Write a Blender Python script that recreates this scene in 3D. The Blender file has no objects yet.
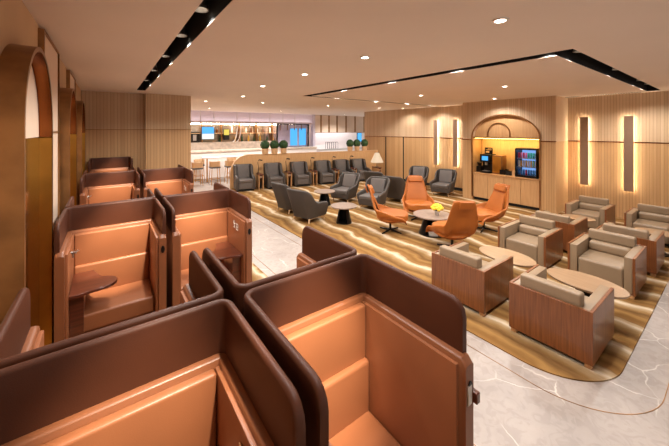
import bpy, bmesh, math, random
from mathutils import Vector, Matrix
random.seed(7)
PI = math.pi
sc = bpy.context.scene
COL = sc.collection

# ---------------------------------------------------------------- camera, world, exposure
FPX, CAMH, HZ = 305.6, 2.35, 130.0
TH = math.atan2(227.5, FPX)
cam = bpy.data.cameras.new('camera')
cam.sensor_width = 36.0
cam.lens = 36.0 * FPX / 669.0
cam.shift_y = -(223.0 - HZ) / 669.0
cam.clip_start = 0.05
camo = bpy.data.objects.new('camera', cam)
camo.location = (0, 0, CAMH)
camo.rotation_euler = (PI / 2, 0, -TH)
COL.objects.link(camo)
sc.camera = camo
sc.view_settings.view_transform = 'Standard'
sc.view_settings.look = 'None'
sc.view_settings.exposure = 0.78
sc.view_settings.gamma = 1.0
sc.view_settings.use_curve_mapping = False
world = bpy.data.worlds.new('world')
world.use_nodes = True
world.node_tree.nodes['Background'].inputs[0].default_value = (1.0, 0.97, 0.95, 1)
world.node_tree.nodes['Background'].inputs[1].default_value = 0.52
sc.world = world
try:
    sc.cycles.use_denoising = True
    sc.cycles.max_bounces = 10
    sc.cycles.diffuse_bounces = 8
    sc.cycles.sample_clamp_indirect = 4.0
except Exception:
    pass
CEIL = 3.3
SPOTGAIN = 1.0


def light(name, kind, loc, energy, color=(1, .955, .90), size=.1, spot=None, rot=None, blend=.6, shape=None):
    d = bpy.data.lights.new(name, kind)
    d.energy = energy
    d.color = color
    if kind == 'AREA':
        d.size = size
        if shape:
            d.shape = 'RECTANGLE'
            d.size, d.size_y = shape
    else:
        d.shadow_soft_size = size
    if spot:
        d.spot_size = math.radians(spot)
        d.spot_blend = blend
    o = bpy.data.objects.new(name, d)
    o.location = loc
    if rot:
        o.rotation_euler = rot
    COL.objects.link(o)
    return o


# ---------------------------------------------------------------- materials
def srgb(r, g, b):
    def f(c):
        c /= 255.0
        return c / 12.92 if c <= .04045 else ((c + .055) / 1.055) ** 2.4
    return (f(r), f(g), f(b), 1)


class NT:
    def __init__(s, name):
        s.m = bpy.data.materials.new(name)
        s.m.use_nodes = True
        s.t = s.m.node_tree
        s.b = s.t.nodes['Principled BSDF']

    def n(s, kind, **kw):
        nd = s.t.nodes.new(kind)
        for k, v in kw.items():
            if k in nd.inputs:
                nd.inputs[k].default_value = v
            else:
                setattr(nd, k, v)
        return nd

    def l(s, a, b):
        s.t.links.new(a, b)

    def coord(s, scale=(1, 1, 1), which='Object'):
        tc = s.n('ShaderNodeTexCoord')
        mp = s.n('ShaderNodeMapping')
        mp.inputs['Scale'].default_value = scale
        s.l(tc.outputs[which], mp.inputs['Vector'])
        return mp.outputs['Vector']

    def ramp(s, fac, stops):
        r = s.n('ShaderNodeValToRGB')
        els = r.color_ramp.elements
        while len(els) < len(stops):
            els.new(.5)
        for e, (p, c) in zip(els, stops):
            e.position = p
            e.color = c
        s.l(fac, r.inputs['Fac'])
        return r.outputs['Color']

    def bump(s, h, strength=.2, dist=.01):
        b = s.n('ShaderNodeBump')
        b.inputs['Strength'].default_value = strength
        b.inputs['Distance'].default_value = dist
        s.l(h, b.inputs['Height'])
        s.l(b.outputs['Normal'], s.b.inputs['Normal'])


def mat(name, col, rough=.5, metal=0, var=.12, nscale=8, bump=0, bscale=200, coat=0, spec=.5):
    t = NT(name)
    v = t.coord()
    nz = t.n('ShaderNodeTexNoise', Scale=nscale, Detail=4.0)
    t.l(v, nz.inputs['Vector'])
    c = srgb(*col)
    lo = tuple(max(0, x * (1 - var)) for x in c[:3]) + (1,)
    hi = tuple(min(1, x * (1 + var)) for x in c[:3]) + (1,)
    t.l(t.ramp(nz.outputs['Fac'], [(.3, lo), (.7, hi)]), t.b.inputs['Base Color'])
    t.b.inputs['Roughness'].default_value = rough
    t.b.inputs['Metallic'].default_value = metal
    t.b.inputs['Specular IOR Level'].default_value = spec
    if coat:
        t.b.inputs['Coat Weight'].default_value = coat
        t.b.inputs['Coat Roughness'].default_value = .2
    if bump:
        n2 = t.n('ShaderNodeTexNoise', Scale=bscale, Detail=2.0)
        t.l(v, n2.inputs['Vector'])
        t.bump(n2.outputs['Fac'], bump, .004)
    return t.m


def emis(name, col, strength):
    t = NT(name)
    t.b.inputs['Base Color'].default_value = (0, 0, 0, 1)
    t.b.inputs['Emission Color'].default_value = srgb(*col)
    t.b.inputs['Emission Strength'].default_value = strength
    return t.m


def wood(name, c1, c2, grain='z', rough=.45, fine=60, coat=0):
    t = NT(name)
    s = {'z': (fine, fine, 2.2), 'y': (fine, 2.2, fine), 'x': (2.2, fine, fine)}[grain]
    v = t.coord(s)
    nz = t.n('ShaderNodeTexNoise', Scale=1.0, Detail=5.0, Roughness=.6, Distortion=.4)
    t.l(v, nz.inputs['Vector'])
    t.l(t.ramp(nz.outputs['Fac'], [(.3, srgb(*c1)), (.7, srgb(*c2))]), t.b.inputs['Base Color'])
    t.b.inputs['Roughness'].default_value = rough
    if coat:
        t.b.inputs['Coat Weight'].default_value = coat
    t.bump(nz.outputs['Fac'], .08, .003)
    return t.m


def slats(name, c1, c2, groove, axis, pitch=.062):
    """vertical ribbed timber: narrow grooves repeated along one axis"""
    t = NT(name)
    tc = t.n('ShaderNodeTexCoord')
    sp = t.n('ShaderNodeSeparateXYZ')
    t.l(tc.outputs['Object'], sp.inputs[0])
    a = sp.outputs[axis]
    d = t.n('ShaderNodeMath', operation='DIVIDE')
    t.l(a, d.inputs[0])
    d.inputs[1].default_value = pitch
    fr = t.n('ShaderNodeMath', operation='FRACT')
    t.l(d.outputs[0], fr.inputs[0])
    pp = t.n('ShaderNodeMath', operation='PINGPONG')
    t.l(fr.outputs[0], pp.inputs[0])
    pp.inputs[1].default_value = .5
    fl = t.n('ShaderNodeMath', operation='FLOOR')
    t.l(d.outputs[0], fl.inputs[0])
    wn = t.n('ShaderNodeTexWhiteNoise', noise_dimensions='1D')
    t.l(fl.outputs[0], wn.inputs['W'])
    mp = t.n('ShaderNodeMapping')
    mp.inputs['Scale'].default_value = (30, 30, 1.5)
    t.l(tc.outputs['Object'], mp.inputs['Vector'])
    nz = t.n('ShaderNodeTexNoise', Scale=1.0, Detail=4.0)
    t.l(mp.outputs['Vector'], nz.inputs['Vector'])
    mixf = t.n('ShaderNodeMath', operation='MULTIPLY_ADD')
    t.l(wn.outputs['Value'], mixf.inputs[0])
    mixf.inputs[1].default_value = .5
    half = t.n('ShaderNodeMath', operation='MULTIPLY')
    t.l(nz.outputs['Fac'], half.inputs[0])
    half.inputs[1].default_value = .6
    t.l(half.outputs[0], mixf.inputs[2])
    colr = t.ramp(mixf.outputs[0], [(.2, srgb(*c1)), (.75, srgb(*c2))])
    gr = t.ramp(pp.outputs[0], [(.0, (0, 0, 0, 1)), (.13, (1, 1, 1, 1))])
    mx = t.n('ShaderNodeMix', data_type='RGBA')
    t.l(gr, mx.inputs[0])
    mx.inputs[6].default_value = srgb(*groove)
    t.l(colr, mx.inputs[7])
    t.l(mx.outputs[2], t.b.inputs['Base Color'])
    t.b.inputs['Roughness'].default_value = .5
    bw = t.n('ShaderNodeRGBToBW')
    t.l(gr, bw.inputs[0])
    t.bump(bw.outputs[0], .5, .008)
    return t.m


def marble():
    t = NT('marble_floor')
    v = t.coord()
    big = t.n('ShaderNodeTexNoise', Scale=1.6, Detail=7.0, Roughness=.6)
    t.l(v, big.inputs['Vector'])
    base = t.ramp(big.outputs['Fac'], [(.3, srgb(148, 137, 130)), (.7, srgb(170, 158, 150))])
    dn = t.n('ShaderNodeTexNoise', Scale=1.3, Detail=5.0)
    t.l(v, dn.inputs['Vector'])
    ad = t.n('ShaderNodeMix', data_type='VECTOR')
    ad.inputs[0].default_value = .35
    t.l(v, ad.inputs[4])
    t.l(dn.outputs['Color'], ad.inputs[5])
    vo = t.n('ShaderNodeTexVoronoi', feature='DISTANCE_TO_EDGE', Scale=2.6)
    t.l(ad.outputs[1], vo.inputs['Vector'])
    vein = t.ramp(vo.outputs['Distance'], [(.0, (1, 1, 1, 1)), (.014, (0, 0, 0, 1))])
    msk = t.n('ShaderNodeTexNoise', Scale=2.2, Detail=2.0)
    t.l(v, msk.inputs['Vector'])
    mr = t.ramp(msk.outputs['Fac'], [(.45, (0, 0, 0, 1)), (.62, (.6, .6, .6, 1))])
    mu = t.n('ShaderNodeMix', data_type='RGBA', blend_type='MULTIPLY')
    mu.inputs[0].default_value = 1
    t.l(vein, mu.inputs[6])
    t.l(mr, mu.inputs[7])
    wv = t.n('ShaderNodeTexNoise', Scale=9.0, Detail=6.0, Distortion=1.5)
    t.l(v, wv.inputs['Vector'])
    g = t.ramp(wv.outputs['Fac'], [(.42, srgb(150, 138, 132)), (.52, (1, 1, 1, 1))])
    m2 = t.n('ShaderNodeMix', data_type='RGBA', blend_type='MULTIPLY')
    m2.inputs[0].default_value = .16
    t.l(base, m2.inputs[6])
    t.l(g, m2.inputs[7])
    fin = t.n('ShaderNodeMix', data_type='RGBA')
    t.l(mu.outputs[2], fin.inputs[0])
    t.l(m2.outputs[2], fin.inputs[6])
    fin.inputs[7].default_value = srgb(240, 232, 222)
    t.l(fin.outputs[2], t.b.inputs['Base Color'])
    t.b.inputs['Roughness'].default_value = .42
    return t.m


def carpet_mat():
    t = NT('striped_carpet')
    tc = t.n('ShaderNodeTexCoord')
    mp = t.n('ShaderNodeMapping')
    t.l(tc.outputs['Object'], mp.inputs['Vector'])
    mp.inputs['Scale'].default_value = (.35, .9, 1)
    nz = t.n('ShaderNodeTexNoise', Scale=1.0, Detail=3.0)
    t.l(mp.outputs['Vector'], nz.inputs['Vector'])
    sp = t.n('ShaderNodeSeparateXYZ')
    t.l(tc.outputs['Object'], sp.inputs[0])
    # bands run along the room, gently waving
    a = t.n('ShaderNodeMath', operation='MULTIPLY_ADD')
    t.l(nz.outputs['Fac'], a.inputs[0])
    a.inputs[1].default_value = .65
    t.l(sp.outputs['X'], a.inputs[2])
    d = t.n('ShaderNodeMath', operation='DIVIDE')
    t.l(a.outputs[0], d.inputs[0])
    d.inputs[1].default_value = .60
    fr = t.n('ShaderNodeMath', operation='FRACT')
    t.l(d.outputs[0], fr.inputs[0])
    mp2 = t.n('ShaderNodeMapping')
    mp2.inputs['Scale'].default_value = (5, 1.6, 1)
    t.l(tc.outputs['Object'], mp2.inputs['Vector'])
    n2 = t.n('ShaderNodeTexNoise', Scale=1.5, Detail=6.0, Roughness=.65)
    t.l(mp2.outputs['Vector'], n2.inputs['Vector'])
    ad = t.n('ShaderNodeMath', operation='MULTIPLY_ADD')
    t.l(n2.outputs['Fac'], ad.inputs[0])
    ad.inputs[1].default_value = .3
    sb = t.n('ShaderNodeMath', operation='SUBTRACT')
    t.l(fr.outputs[0], sb.inputs[0])
    sb.inputs[1].default_value = .15
    t.l(sb.outputs[0], ad.inputs[2])
    c = t.ramp(ad.outputs[0], [(.0, srgb(142, 104, 60)), (.16, srgb(120, 86, 46)), (.3, srgb(146, 110, 64)),
                               (.46, srgb(104, 74, 42)), (.60, srgb(136, 104, 64)), (.74, srgb(160, 134, 100)),
                               (.83, srgb(202, 186, 162)), (.90, srgb(184, 160, 128)), (.98, srgb(130, 97, 56))])
    t.l(c, t.b.inputs['Base Color'])
    t.b.inputs['Roughness'].default_value = .95
    t.b.inputs['Specular IOR Level'].default_value = .1
    n3 = t.n('ShaderNodeTexNoise', Scale=160.0, Detail=1.0)
    t.l(tc.outputs['Object'], n3.inputs['Vector'])
    t.bump(n3.outputs['Fac'], .4, .005)
    return t.m


M = dict(
    ceiling=mat('ceiling_plaster', (232, 219, 208), .9, var=.02, nscale=1),
    plaster=mat('wall_plaster', (196, 164, 128), .85, var=.06, nscale=2),
    pale=mat('pale_plaster', (222, 198, 176), .8, var=.04, nscale=2),
    hood=mat('dark_brown_leather', (76, 40, 24), .5, spec=.3, var=.12, nscale=3, bump=.12, bscale=260),
    tan=mat('tan_leather', (148, 91, 58), .42, var=.07, nscale=2.5, bump=.1, bscale=240),
    tanrim=mat('tan_leather_rim', (134, 81, 51), .38, var=.07, nscale=3, bump=.1, bscale=240),
    orange=mat('orange_leather', (166, 94, 38), .42, spec=.35, var=.08, nscale=4, bump=.08, bscale=240),
    taupe=mat('taupe_leather', (140, 118, 93), .45, var=.06, nscale=4, bump=.1, bscale=240),
    grey=mat('grey_leather', (94, 87, 83), .45, var=.08, nscale=4, bump=.1, bscale=240),
    greydark=mat('dark_grey_fabric', (62, 54, 48), .6, var=.08, nscale=4, bump=.15, bscale=240),
    black=mat('black_metal', (20, 18, 18), .35, .4, var=.1),
    matblack=mat('matt_black', (10, 9, 9), .8, var=.1),
    steel=mat('brushed_steel', (200, 195, 188), .3, .9, var=.05),
    bronze=mat('brushed_bronze', (150, 108, 66), .42, .75, var=.22, nscale=6),
    copper=mat('polished_copper', (140, 82, 40), .26, .9, var=.15, nscale=4),
    gold=mat('polished_brass', (200, 144, 62), .28, .9, var=.15, nscale=4),
    mirror=mat('tinted_mirror', (160, 116, 58), .12, .95, var=.05),
    deskwood=wood('dark_walnut', (70, 32, 20), (104, 52, 34), 'y', .3, 40, coat=.4),
    walnut=wood('walnut_veneer', (98, 54, 26), (138, 82, 44), 'z', .35, 50, coat=.25),
    oak=wood('light_oak', (188, 148, 106), (214, 178, 136), 'z', .5, 60),
    oakedge=wood('oak_edge', (170, 124, 80), (196, 152, 106), 'x', .45, 50),
    tabletop=wood('pale_tabletop', (142, 113, 85), (164, 135, 106), 'y', .32, 40, coat=.3),
    greytop=mat('grey_stone_top', (142, 124, 112), .3, var=.18, nscale=14),
    panel=wood('oak_panel', (186, 142, 94), (206, 164, 116), 'z', .5, 45),
    slat_up_x=slats('upper_slats_y', (190, 160, 126), (206, 178, 146), (164, 134, 102), 'Y'),
    slat_lo_x=slats('lower_slats_y', (184, 142, 94), (202, 162, 114), (156, 114, 72), 'Y'),
    slat_up_y=slats('upper_slats_x', (186, 156, 122), (196, 168, 134), (168, 138, 104), 'X', .07),
    slat_lo_y=slats('lower_slats_x', (184, 146, 102), (198, 160, 116), (160, 122, 80), 'X', .07),
    sconce=mat('sconce_cover', (150, 122, 100), .5, .2, var=.04),
    white=mat('white_laminate', (232, 226, 222), .4, var=.03),
    lavender=mat('lavender_bulkhead', (200, 188, 200), .7, var=.03),
    stone=mat('beige_stone', (206, 192, 178), .5, var=.2, nscale=5),
    glasslit=emis('screen_blue', (70, 160, 225), .9),
    screenw=emis('screen_white', (225, 230, 225), .8),
    screeny=emis('screen_yellow', (230, 205, 90), .7),
    strip=emis('warm_led', (255, 238, 210), 26.0),
    ledsoft=emis('led_soft', (255, 205, 110), 8.0),
    lens=emis('lamp_lens', (255, 240, 220), 14.0),
    shade=emis('lit_lamp_shade', (255, 222, 184), .5),
    leaf=mat('topiary_green', (38, 72, 34), .7, var=.5, nscale=40, bump=.8, bscale=60),
    yellow=mat('yellow_petals', (244, 206, 60), .6, var=.2, nscale=30),
    stem=mat('green_leaf', (80, 110, 40), .6, var=.3, nscale=20),
    paper=mat('printed_paper', (206, 198, 186), .6, var=.1),
    signwhite=mat('white_sign', (240, 232, 220), .5, var=.02),
    marble=marble(), carpet=carpet_mat(),
)
g = NT('clear_glass')
g.b.inputs['Transmission Weight'].default_value = 1
g.b.inputs['Roughness'].default_value = .02
g.b.inputs['IOR'].default_value = 1.2
g.b.inputs['Base Color'].default_value = (.9, .95, 1, 1)
M['glass'] = g.m


# ---------------------------------------------------------------- mesh helpers
def link(name, bm, m, parent=None, loc=(0, 0, 0), rot=(0, 0, 0), smooth=True, sharp=40):
    bmesh.ops.remove_doubles(bm, verts=bm.verts, dist=1e-5)
    bmesh.ops.recalc_face_normals(bm, faces=bm.faces)
    if smooth:
        for f in bm.faces:
            f.smooth = True
        lim = math.radians(sharp)
        for e in bm.edges:
            if len(e.link_faces) == 2 and e.calc_face_angle(0) > lim:
                e.smooth = False
    me = bpy.data.meshes.new(name)
    bm.to_mesh(me)
    bm.free()
    me.materials.append(m)
    o = bpy.data.objects.new(name, me)
    o.location = loc
    o.rotation_euler = rot
    COL.objects.link(o)
    if parent:
        o.parent = parent
    return o


def B():
    return bmesh.new()


def box(bm, x0, x1, y0, y1, z0, z1, bev=0, seg=2):
    t = bmesh.new()
    bmesh.ops.create_cube(t, size=1)
    for v in t.verts:
        v.co = Vector(((x0 + x1) / 2 + v.co.x * (x1 - x0), (y0 + y1) / 2 + v.co.y * (y1 - y0), (z0 + z1) / 2 + v.co.z * (z1 - z0)))
    if bev:
        bmesh.ops.bevel(t, geom=t.edges[:], offset=bev, segments=seg, affect='EDGES', profile=.6)
    merge(bm, t)
    return bm


def merge(bm, t, mtx=None):
    if mtx:
        t.transform(mtx)
    me = bpy.data.meshes.new('tmp')
    t.to_mesh(me)
    t.free()
    bm.from_mesh(me)
    bpy.data.meshes.remove(me)


def lathe(bm, prof, seg=24, cx=0, cy=0, sx=1, sy=1, caps=True):
    rings = []
    for r, z in prof:
        rings.append([bm.verts.new((cx + sx * r * math.cos(2 * PI * k / seg), cy + sy * r * math.sin(2 * PI * k / seg), z)) for k in range(seg)])
    for a, b in zip(rings, rings[1:]):
        for k in range(seg):
            bm.faces.new((a[k], a[(k + 1) % seg], b[(k + 1) % seg], b[k]))
    for r in ((rings[0], rings[-1]) if caps else ()):
        try:
            bm.faces.new(r)
        except ValueError:
            pass
    return bm


def tube(bm, pts, r, seg=10):
    rings = []
    n = len(pts)
    P = [Vector(p) for p in pts]
    for i, p in enumerate(P):
        d = (P[min(i + 1, n - 1)] - P[max(i - 1, 0)]).normalized()
        up = Vector((0, 0, 1)) if abs(d.z) < .9 else Vector((1, 0, 0))
        a = d.cross(up).normalized()
        b = d.cross(a)
        rr = r[i] if isinstance(r, (list, tuple)) else r
        rings.append([bm.verts.new(p + a * rr * math.cos(2 * PI * k / seg) + b * rr * math.sin(2 * PI * k / seg)) for k in range(seg)])
    for a, b in zip(rings, rings[1:]):
        for k in range(seg):
            bm.faces.new((a[k], a[(k + 1) % seg], b[(k + 1) % seg], b[k]))
    bm.faces.new(rings[0])
    bm.faces.new(rings[-1])
    return bm


def prism(bm, poly, z0, z1, bev=0):
    t = bmesh.new()
    lo = [t.verts.new((x, y, z0)) for x, y in poly]
    hi = [t.verts.new((x, y, z1)) for x, y in poly]
    n = len(poly)
    for k in range(n):
        t.faces.new((lo[k], lo[(k + 1) % n], hi[(k + 1) % n], hi[k]))
    t.faces.new(lo[::-1])
    top = t.faces.new(hi)
    if bev:
        bmesh.ops.bevel(t, geom=list(top.edges), offset=bev, segments=3, affect='EDGES', profile=.6)
    merge(bm, t)
    return bm


def upath(d, w, r, ext=0, n=8, straight=7):
    """U shaped line open towards +x: front left -> back -> front right; returns (point, outward normal)"""
    out = []
    x1 = d / 2 + ext
    xb, y1 = -d / 2, w / 2
    for k in range(straight):
        out.append((Vector((x1 + (xb + r - x1) * (k / straight) ** 1.7, y1, 0)), Vector((0, 1, 0))))
    for k in range(n + 1):
        a = PI / 2 + PI / 2 * k / n
        nn = Vector((math.cos(a), math.sin(a), 0))
        out.append((Vector((xb + r, y1 - r, 0)) + nn * r, nn))
    for k in range(1, straight):
        out.append((Vector((xb, (y1 - r) * (1 - 2 * k / straight), 0)), Vector((-1, 0, 0))))
    for k in range(n + 1):
        a = PI + PI / 2 * k / n
        nn = Vector((math.cos(a), math.sin(a), 0))
        out.append((Vector((xb + r, -y1 + r, 0)) + nn * r, nn))
    for k in range(1, straight + 1):
        out.append((Vector((xb + r + (x1 - xb - r) * (1 - (1 - k / straight) ** 1.7), -y1, 0)), Vector((0, -1, 0))))
    return out


def uwall(bm, path, t, z0, ztop, lean=None, rf=0, rows=5, crown=None):
    """wall of thickness t standing inside a U path; ztop(s) and lean(s, f) may vary along it (s 0..1)"""
    L = [0]
    for a, b in zip(path, path[1:]):
        L.append(L[-1] + (b[0] - a[0]).length)
    T = L[-1]
    rings = []
    crown = t / 2 if crown is None else crown
    for (p, nn), l in zip(path, L):
        s = l / T
        zt = ztop(s) if callable(ztop) else ztop
        e = min(l, T - l)
        if rf and e < rf:
            zt -= rf - math.sqrt(max(0, rf * rf - (rf - e) ** 2))
        off = (lambda f: lean(s, f)) if lean else (lambda f: 0)
        ring = []
        for j in range(rows + 1):
            f = j / rows
            ring.append(p + nn * off(f) + Vector((0, 0, z0 + (zt - crown - z0) * f)))
        o1 = off(1)
        for j in range(1, 6):
            a = PI * j / 6
            ring.append(p + nn * (o1 - t / 2 + t / 2 * math.cos(a)) + Vector((0, 0, zt - crown + crown * math.sin(a))))
        for j in range(rows, -1, -1):
            f = j / rows
            ring.append(p + nn * (off(f) - t) + Vector((0, 0, z0 + (zt - crown - z0) * f)))
        rings.append([bm.verts.new(q) for q in ring])
    m = len(rings[0])
    for a, b in zip(rings, rings[1:]):
        for k in range(m):
            bm.faces.new((a[k], a[(k + 1) % m], b[(k + 1) % m], b[k]))
    bm.faces.new(rings[0])
    bm.faces.new(rings[-1][::-1])
    return bm


def sm(a, b, x):
    x = max(0, min(1, (x - a) / (b - a)))
    return x * x * (3 - 2 * x)


def props(o, label=None, cat=None, group=None, kind=None):
    if label:
        o['label'] = label
    if cat:
        o['category'] = cat
    if group:
        o['group'] = group
    if kind:
        o['kind'] = kind
    return o


def thing(name, label, cat, loc=(0, 0, 0), rz=0, group=None):
    o = bpy.data.objects.new(name, None)
    o.empty_display_size = .1
    o.location = loc
    o.rotation_euler = (0, 0, rz)
    COL.objects.link(o)
    return props(o, label, cat, group)


def kids(o):
    return [c for c in ALL() if c.parent == o]


def ALL():
    return list(COL.objects)


def dup(root, loc, rz, label, group=None):
    def cp(o, parent):
        c = o.copy()
        COL.objects.link(c)
        if parent:
            c.parent = parent
        for ch in list(o.children):
            cp(ch, c)
        return c
    r = cp(root, None)
    r.location = loc
    r.rotation_euler = (0, 0, rz)
    r['label'] = label
    if group:
        r['group'] = group
    return r


def struct(name, bm, m, **kw):
    o = link(name, bm, m, **kw)
    o['kind'] = 'structure'
    return o


def at_y(u, v, Y):
    """world x and z of the photo's far things, all standing on the plane y = Y"""
    S, C = math.sin(TH), math.cos(TH)
    t = (u - 334.5) / FPX
    x = (Y * S + t * Y * C) / (C - t * S)
    d = x * S + Y * C
    return x, CAMH - (v - HZ) * d / FPX


# ================================================================ ROOM SHELL
XR = 10.9          # long slatted wall on the right
bm = B()
box(bm, -1.2, 17, -6, 20, -.1, 0)
struct('floor', bm, M['marble'])


def rounded_rect(x0, x1, y0, y1, r, corners):
    pts = []
    data = [(x0 + r, y0 + r, PI, 'sw'), (x1 - r, y0 + r, 1.5 * PI, 'se'), (x1 - r, y1 - r, 0, 'ne'), (x0 + r, y1 - r, PI / 2, 'nw')]
    raw = {'sw': (x0, y0), 'se': (x1, y0), 'ne': (x1, y1), 'nw': (x0, y1)}
    for cx, cy, a0, k in data:
        if k in corners:
            for j in range(13):
                a = a0 + PI / 2 * j / 12
                pts.append((cx + r * math.cos(a), cy + r * math.sin(a)))
        else:
            pts.append(raw[k])
    return pts


bm = B()
prism(bm, rounded_rect(3.38, XR - .02, .71, 12.2, .65, ('sw',)), .001, .012)
car = link('carpet', bm, M['carpet'], smooth=False)
props(car, 'golden brown carpet with wavy cream bands under the lounge seating', 'carpet')
bm = B()
prism(bm, [(-.48, -2.5), (2.06, -2.5), (2.06, 8.9), (-.48, 8.9)], .001, .012)
car2 = link('carpet', bm, M['carpet'], smooth=False)
props(car2, 'golden brown carpet strip running under the leather seating pods', 'carpet')
# inlaid metal lines in the marble following the carpets
def seam(name, pts, w=.006):
    bm = B()
    for (a, b) in zip(pts, pts[1:]):
        a, b = Vector((*a, 0)), Vector((*b, 0))
        n = (b - a).cross(Vector((0, 0, 1))).normalized() * w / 2
        q = [a + n, b + n, b - n, a - n]
        lo = [bm.verts.new((p.x, p.y, .0005)) for p in q]
        hi = [bm.verts.new((p.x, p.y, .003)) for p in q]
        bm.faces.new(hi)
        for k in range(4):
            bm.faces.new((lo[k], lo[(k + 1) % 4], hi[(k + 1) % 4], hi[k]))
    struct(name, bm, M['bronze'], smooth=False)


arc = [(3.16 + .75 - .75 * math.cos(a), .42 + .75 - .75 * math.sin(a)) for a in [PI / 2 * k / 14 for k in range(15)]]
seam('trim_1', [(3.16, 11.8)] + arc + [(10.8, .42)])
seam('trim_2', [(2.2, -2.4), (2.2, 9.0)])

# ceiling with the recessed black light troughs cut out of it
slots = [(.565, .74, -4.0, 8.66), (4.37, 4.60, 1.2, 7.4), (4.60, 10.65, 1.2, 1.44), (4.60, 10.65, 7.26, 7.4), (2.25, 2.25, 0, 0)]
slots = slots[:4]
xs = sorted({-1.2, 17, *[s[0] for s in slots], *[s[1] for s in slots]})
ys = sorted({-6, 20, *[s[2] for s in slots], *[s[3] for s in slots]})
bm = B()
for xa, xb in zip(xs, xs[1:]):
    for ya, yb in zip(ys, ys[1:]):
        mx, my = (xa + xb) / 2, (ya + yb) / 2
        if any(s[0] < mx < s[1] and s[2] < my < s[3] for s in slots):
            continue
        box(bm, xa, xb, ya, yb, CEIL, CEIL + .006)
struct('ceiling', bm, M['ceiling'], smooth=False)
bm = B()
for s in slots:
    x0, x1, y0, y1 = s
    box(bm, x0 - .02, x1 + .02, y0 - .02, y1 + .02, CEIL + .3, CEIL + .32)
box(bm, .545, .565, -4, 8.68, CEIL + .006, CEIL + .3)
box(bm, .74, .76, -4, 8.68, CEIL + .006, CEIL + .3)
box(bm, .565, .74, 8.66, 8.68, CEIL + .006, CEIL + .3)
box(bm, 4.35, 4.37, 1.18, 7.42, CEIL + .006, CEIL + .3)
box(bm, 4.60, 4.62, 1.44, 7.26, CEIL + .006, CEIL + .3)
box(bm, 4.38, 10.67, 1.18, 1.20, CEIL + .006, CEIL + .3)
box(bm, 4.60, 10.67, 1.44, 1.46, CEIL + .006, CEIL + .3)
box(bm, 4.60, 10.67, 7.24, 7.26, CEIL + .006, CEIL + .3)
box(bm, 4.38, 10.67, 7.40, 7.42, CEIL + .006, CEIL + .3)
box(bm, 10.65, 10.67, 1.2, 1.44, CEIL + .006, CEIL + .3)
box(bm, 10.65, 10.67, 7.26, 7.4, CEIL + .006, CEIL + .3)
struct('trim_3', bm, M['matblack'], smooth=False)
# linear air grille near the right wall
bm = B()
for k in range(34):
    y = 1.55 + k * .05
    box(bm, 10.66, 10.74, y, y + .035, CEIL - .006, CEIL - .001)
struct('trim_4', bm, M['matblack'], smooth=False)

# left wall
WL = -.5
bm = B()
box(bm, WL - .15, WL, -4, 9.5, 0, CEIL)
struct('wall_left', bm, M['plaster'], smooth=False)
RAILZ = 2.36
bm = B()
box(bm, WL, .80, 9.5, 9.65, 0, RAILZ)
struct('wall_back', bm, M['slat_lo_y'], smooth=False)
bm = B()
box(bm, WL, .80, 9.5, 9.65, RAILZ, CEIL)
struct('wall_back', bm, M['slat_up_y'], smooth=False)
bm = B()
box(bm, .80, 1.88, 9.25, 9.65, 0, RAILZ)
struct('wall_back', bm, M['slat_lo_y'], smooth=False)
bm = B()
box(bm, .80, 1.88, 9.25, 9.65, RAILZ, CEIL)
struct('wall_back', bm, M['slat_up_y'], smooth=False)
bm = B()
box(bm, WL, .80, 9.485, 9.5, RAILZ - .008, RAILZ + .008)
box(bm, .785, 1.89, 9.235, 9.25, RAILZ - .008, RAILZ + .008)
struct('trim_5', bm, M['bronze'], smooth=False)
bm = B()
box(bm, 1.74, 1.88, 9.65, 16.4, 0, CEIL)
struct('wall_inner', bm, M['plaster'], smooth=False)

# right wall, lower and upper timber with a copper rail
RR = 2.03
for (y0, y1) in ((-3.0, 3.2), (6.2, 12.0)):
    bm = B()
    box(bm, XR, XR + .15, y0, y1, 0, RR)
    struct('wall_right', bm, M['slat_lo_x'], smooth=False)
    bm = B()
    box(bm, XR, XR + .15, y0, y1, RR, CEIL)
    struct('wall_right', bm, M['slat_up_x'], smooth=False)
    bm = B()
    box(bm, XR - .012, XR, y0, y1, RR - .012, RR + .012)
    struct('trim_6', bm, M['copper'], smooth=False)
bm = B()
box(bm, XR - .02, XR, 5.9, 11.95, 0, .12)
struct('baseboard_right', bm, M['matblack'], smooth=False)
# dark flush door joints in the far part of the right wall
bm = B()
for y in (10.45, 9.35):
    box(bm, XR - .006, XR, y - .03, y + .03, 0.0, RR)
struct('trim_7', bm, M['matblack'], smooth=False)

# projecting bay with the coffee niche: front plane x = 9.95, y 3.12 .. 5.88
XN = 9.95
NY0, NY1, NZ0, SPR, APX = 3.52, 5.52, .92, 2.10, 2.82
def bay(name, m, z0, z1, ya, yb):
    bm = B()
    box(bm, XN, XR + .15, ya, yb, z0, z1)
    return struct(name, bm, m, smooth=False)


bay('wall_niche', M['slat_lo_x'], 0, RR, 3.12, NY0)
bay('wall_niche', M['slat_lo_x'], 0, RR, NY1, 5.88)
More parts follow.
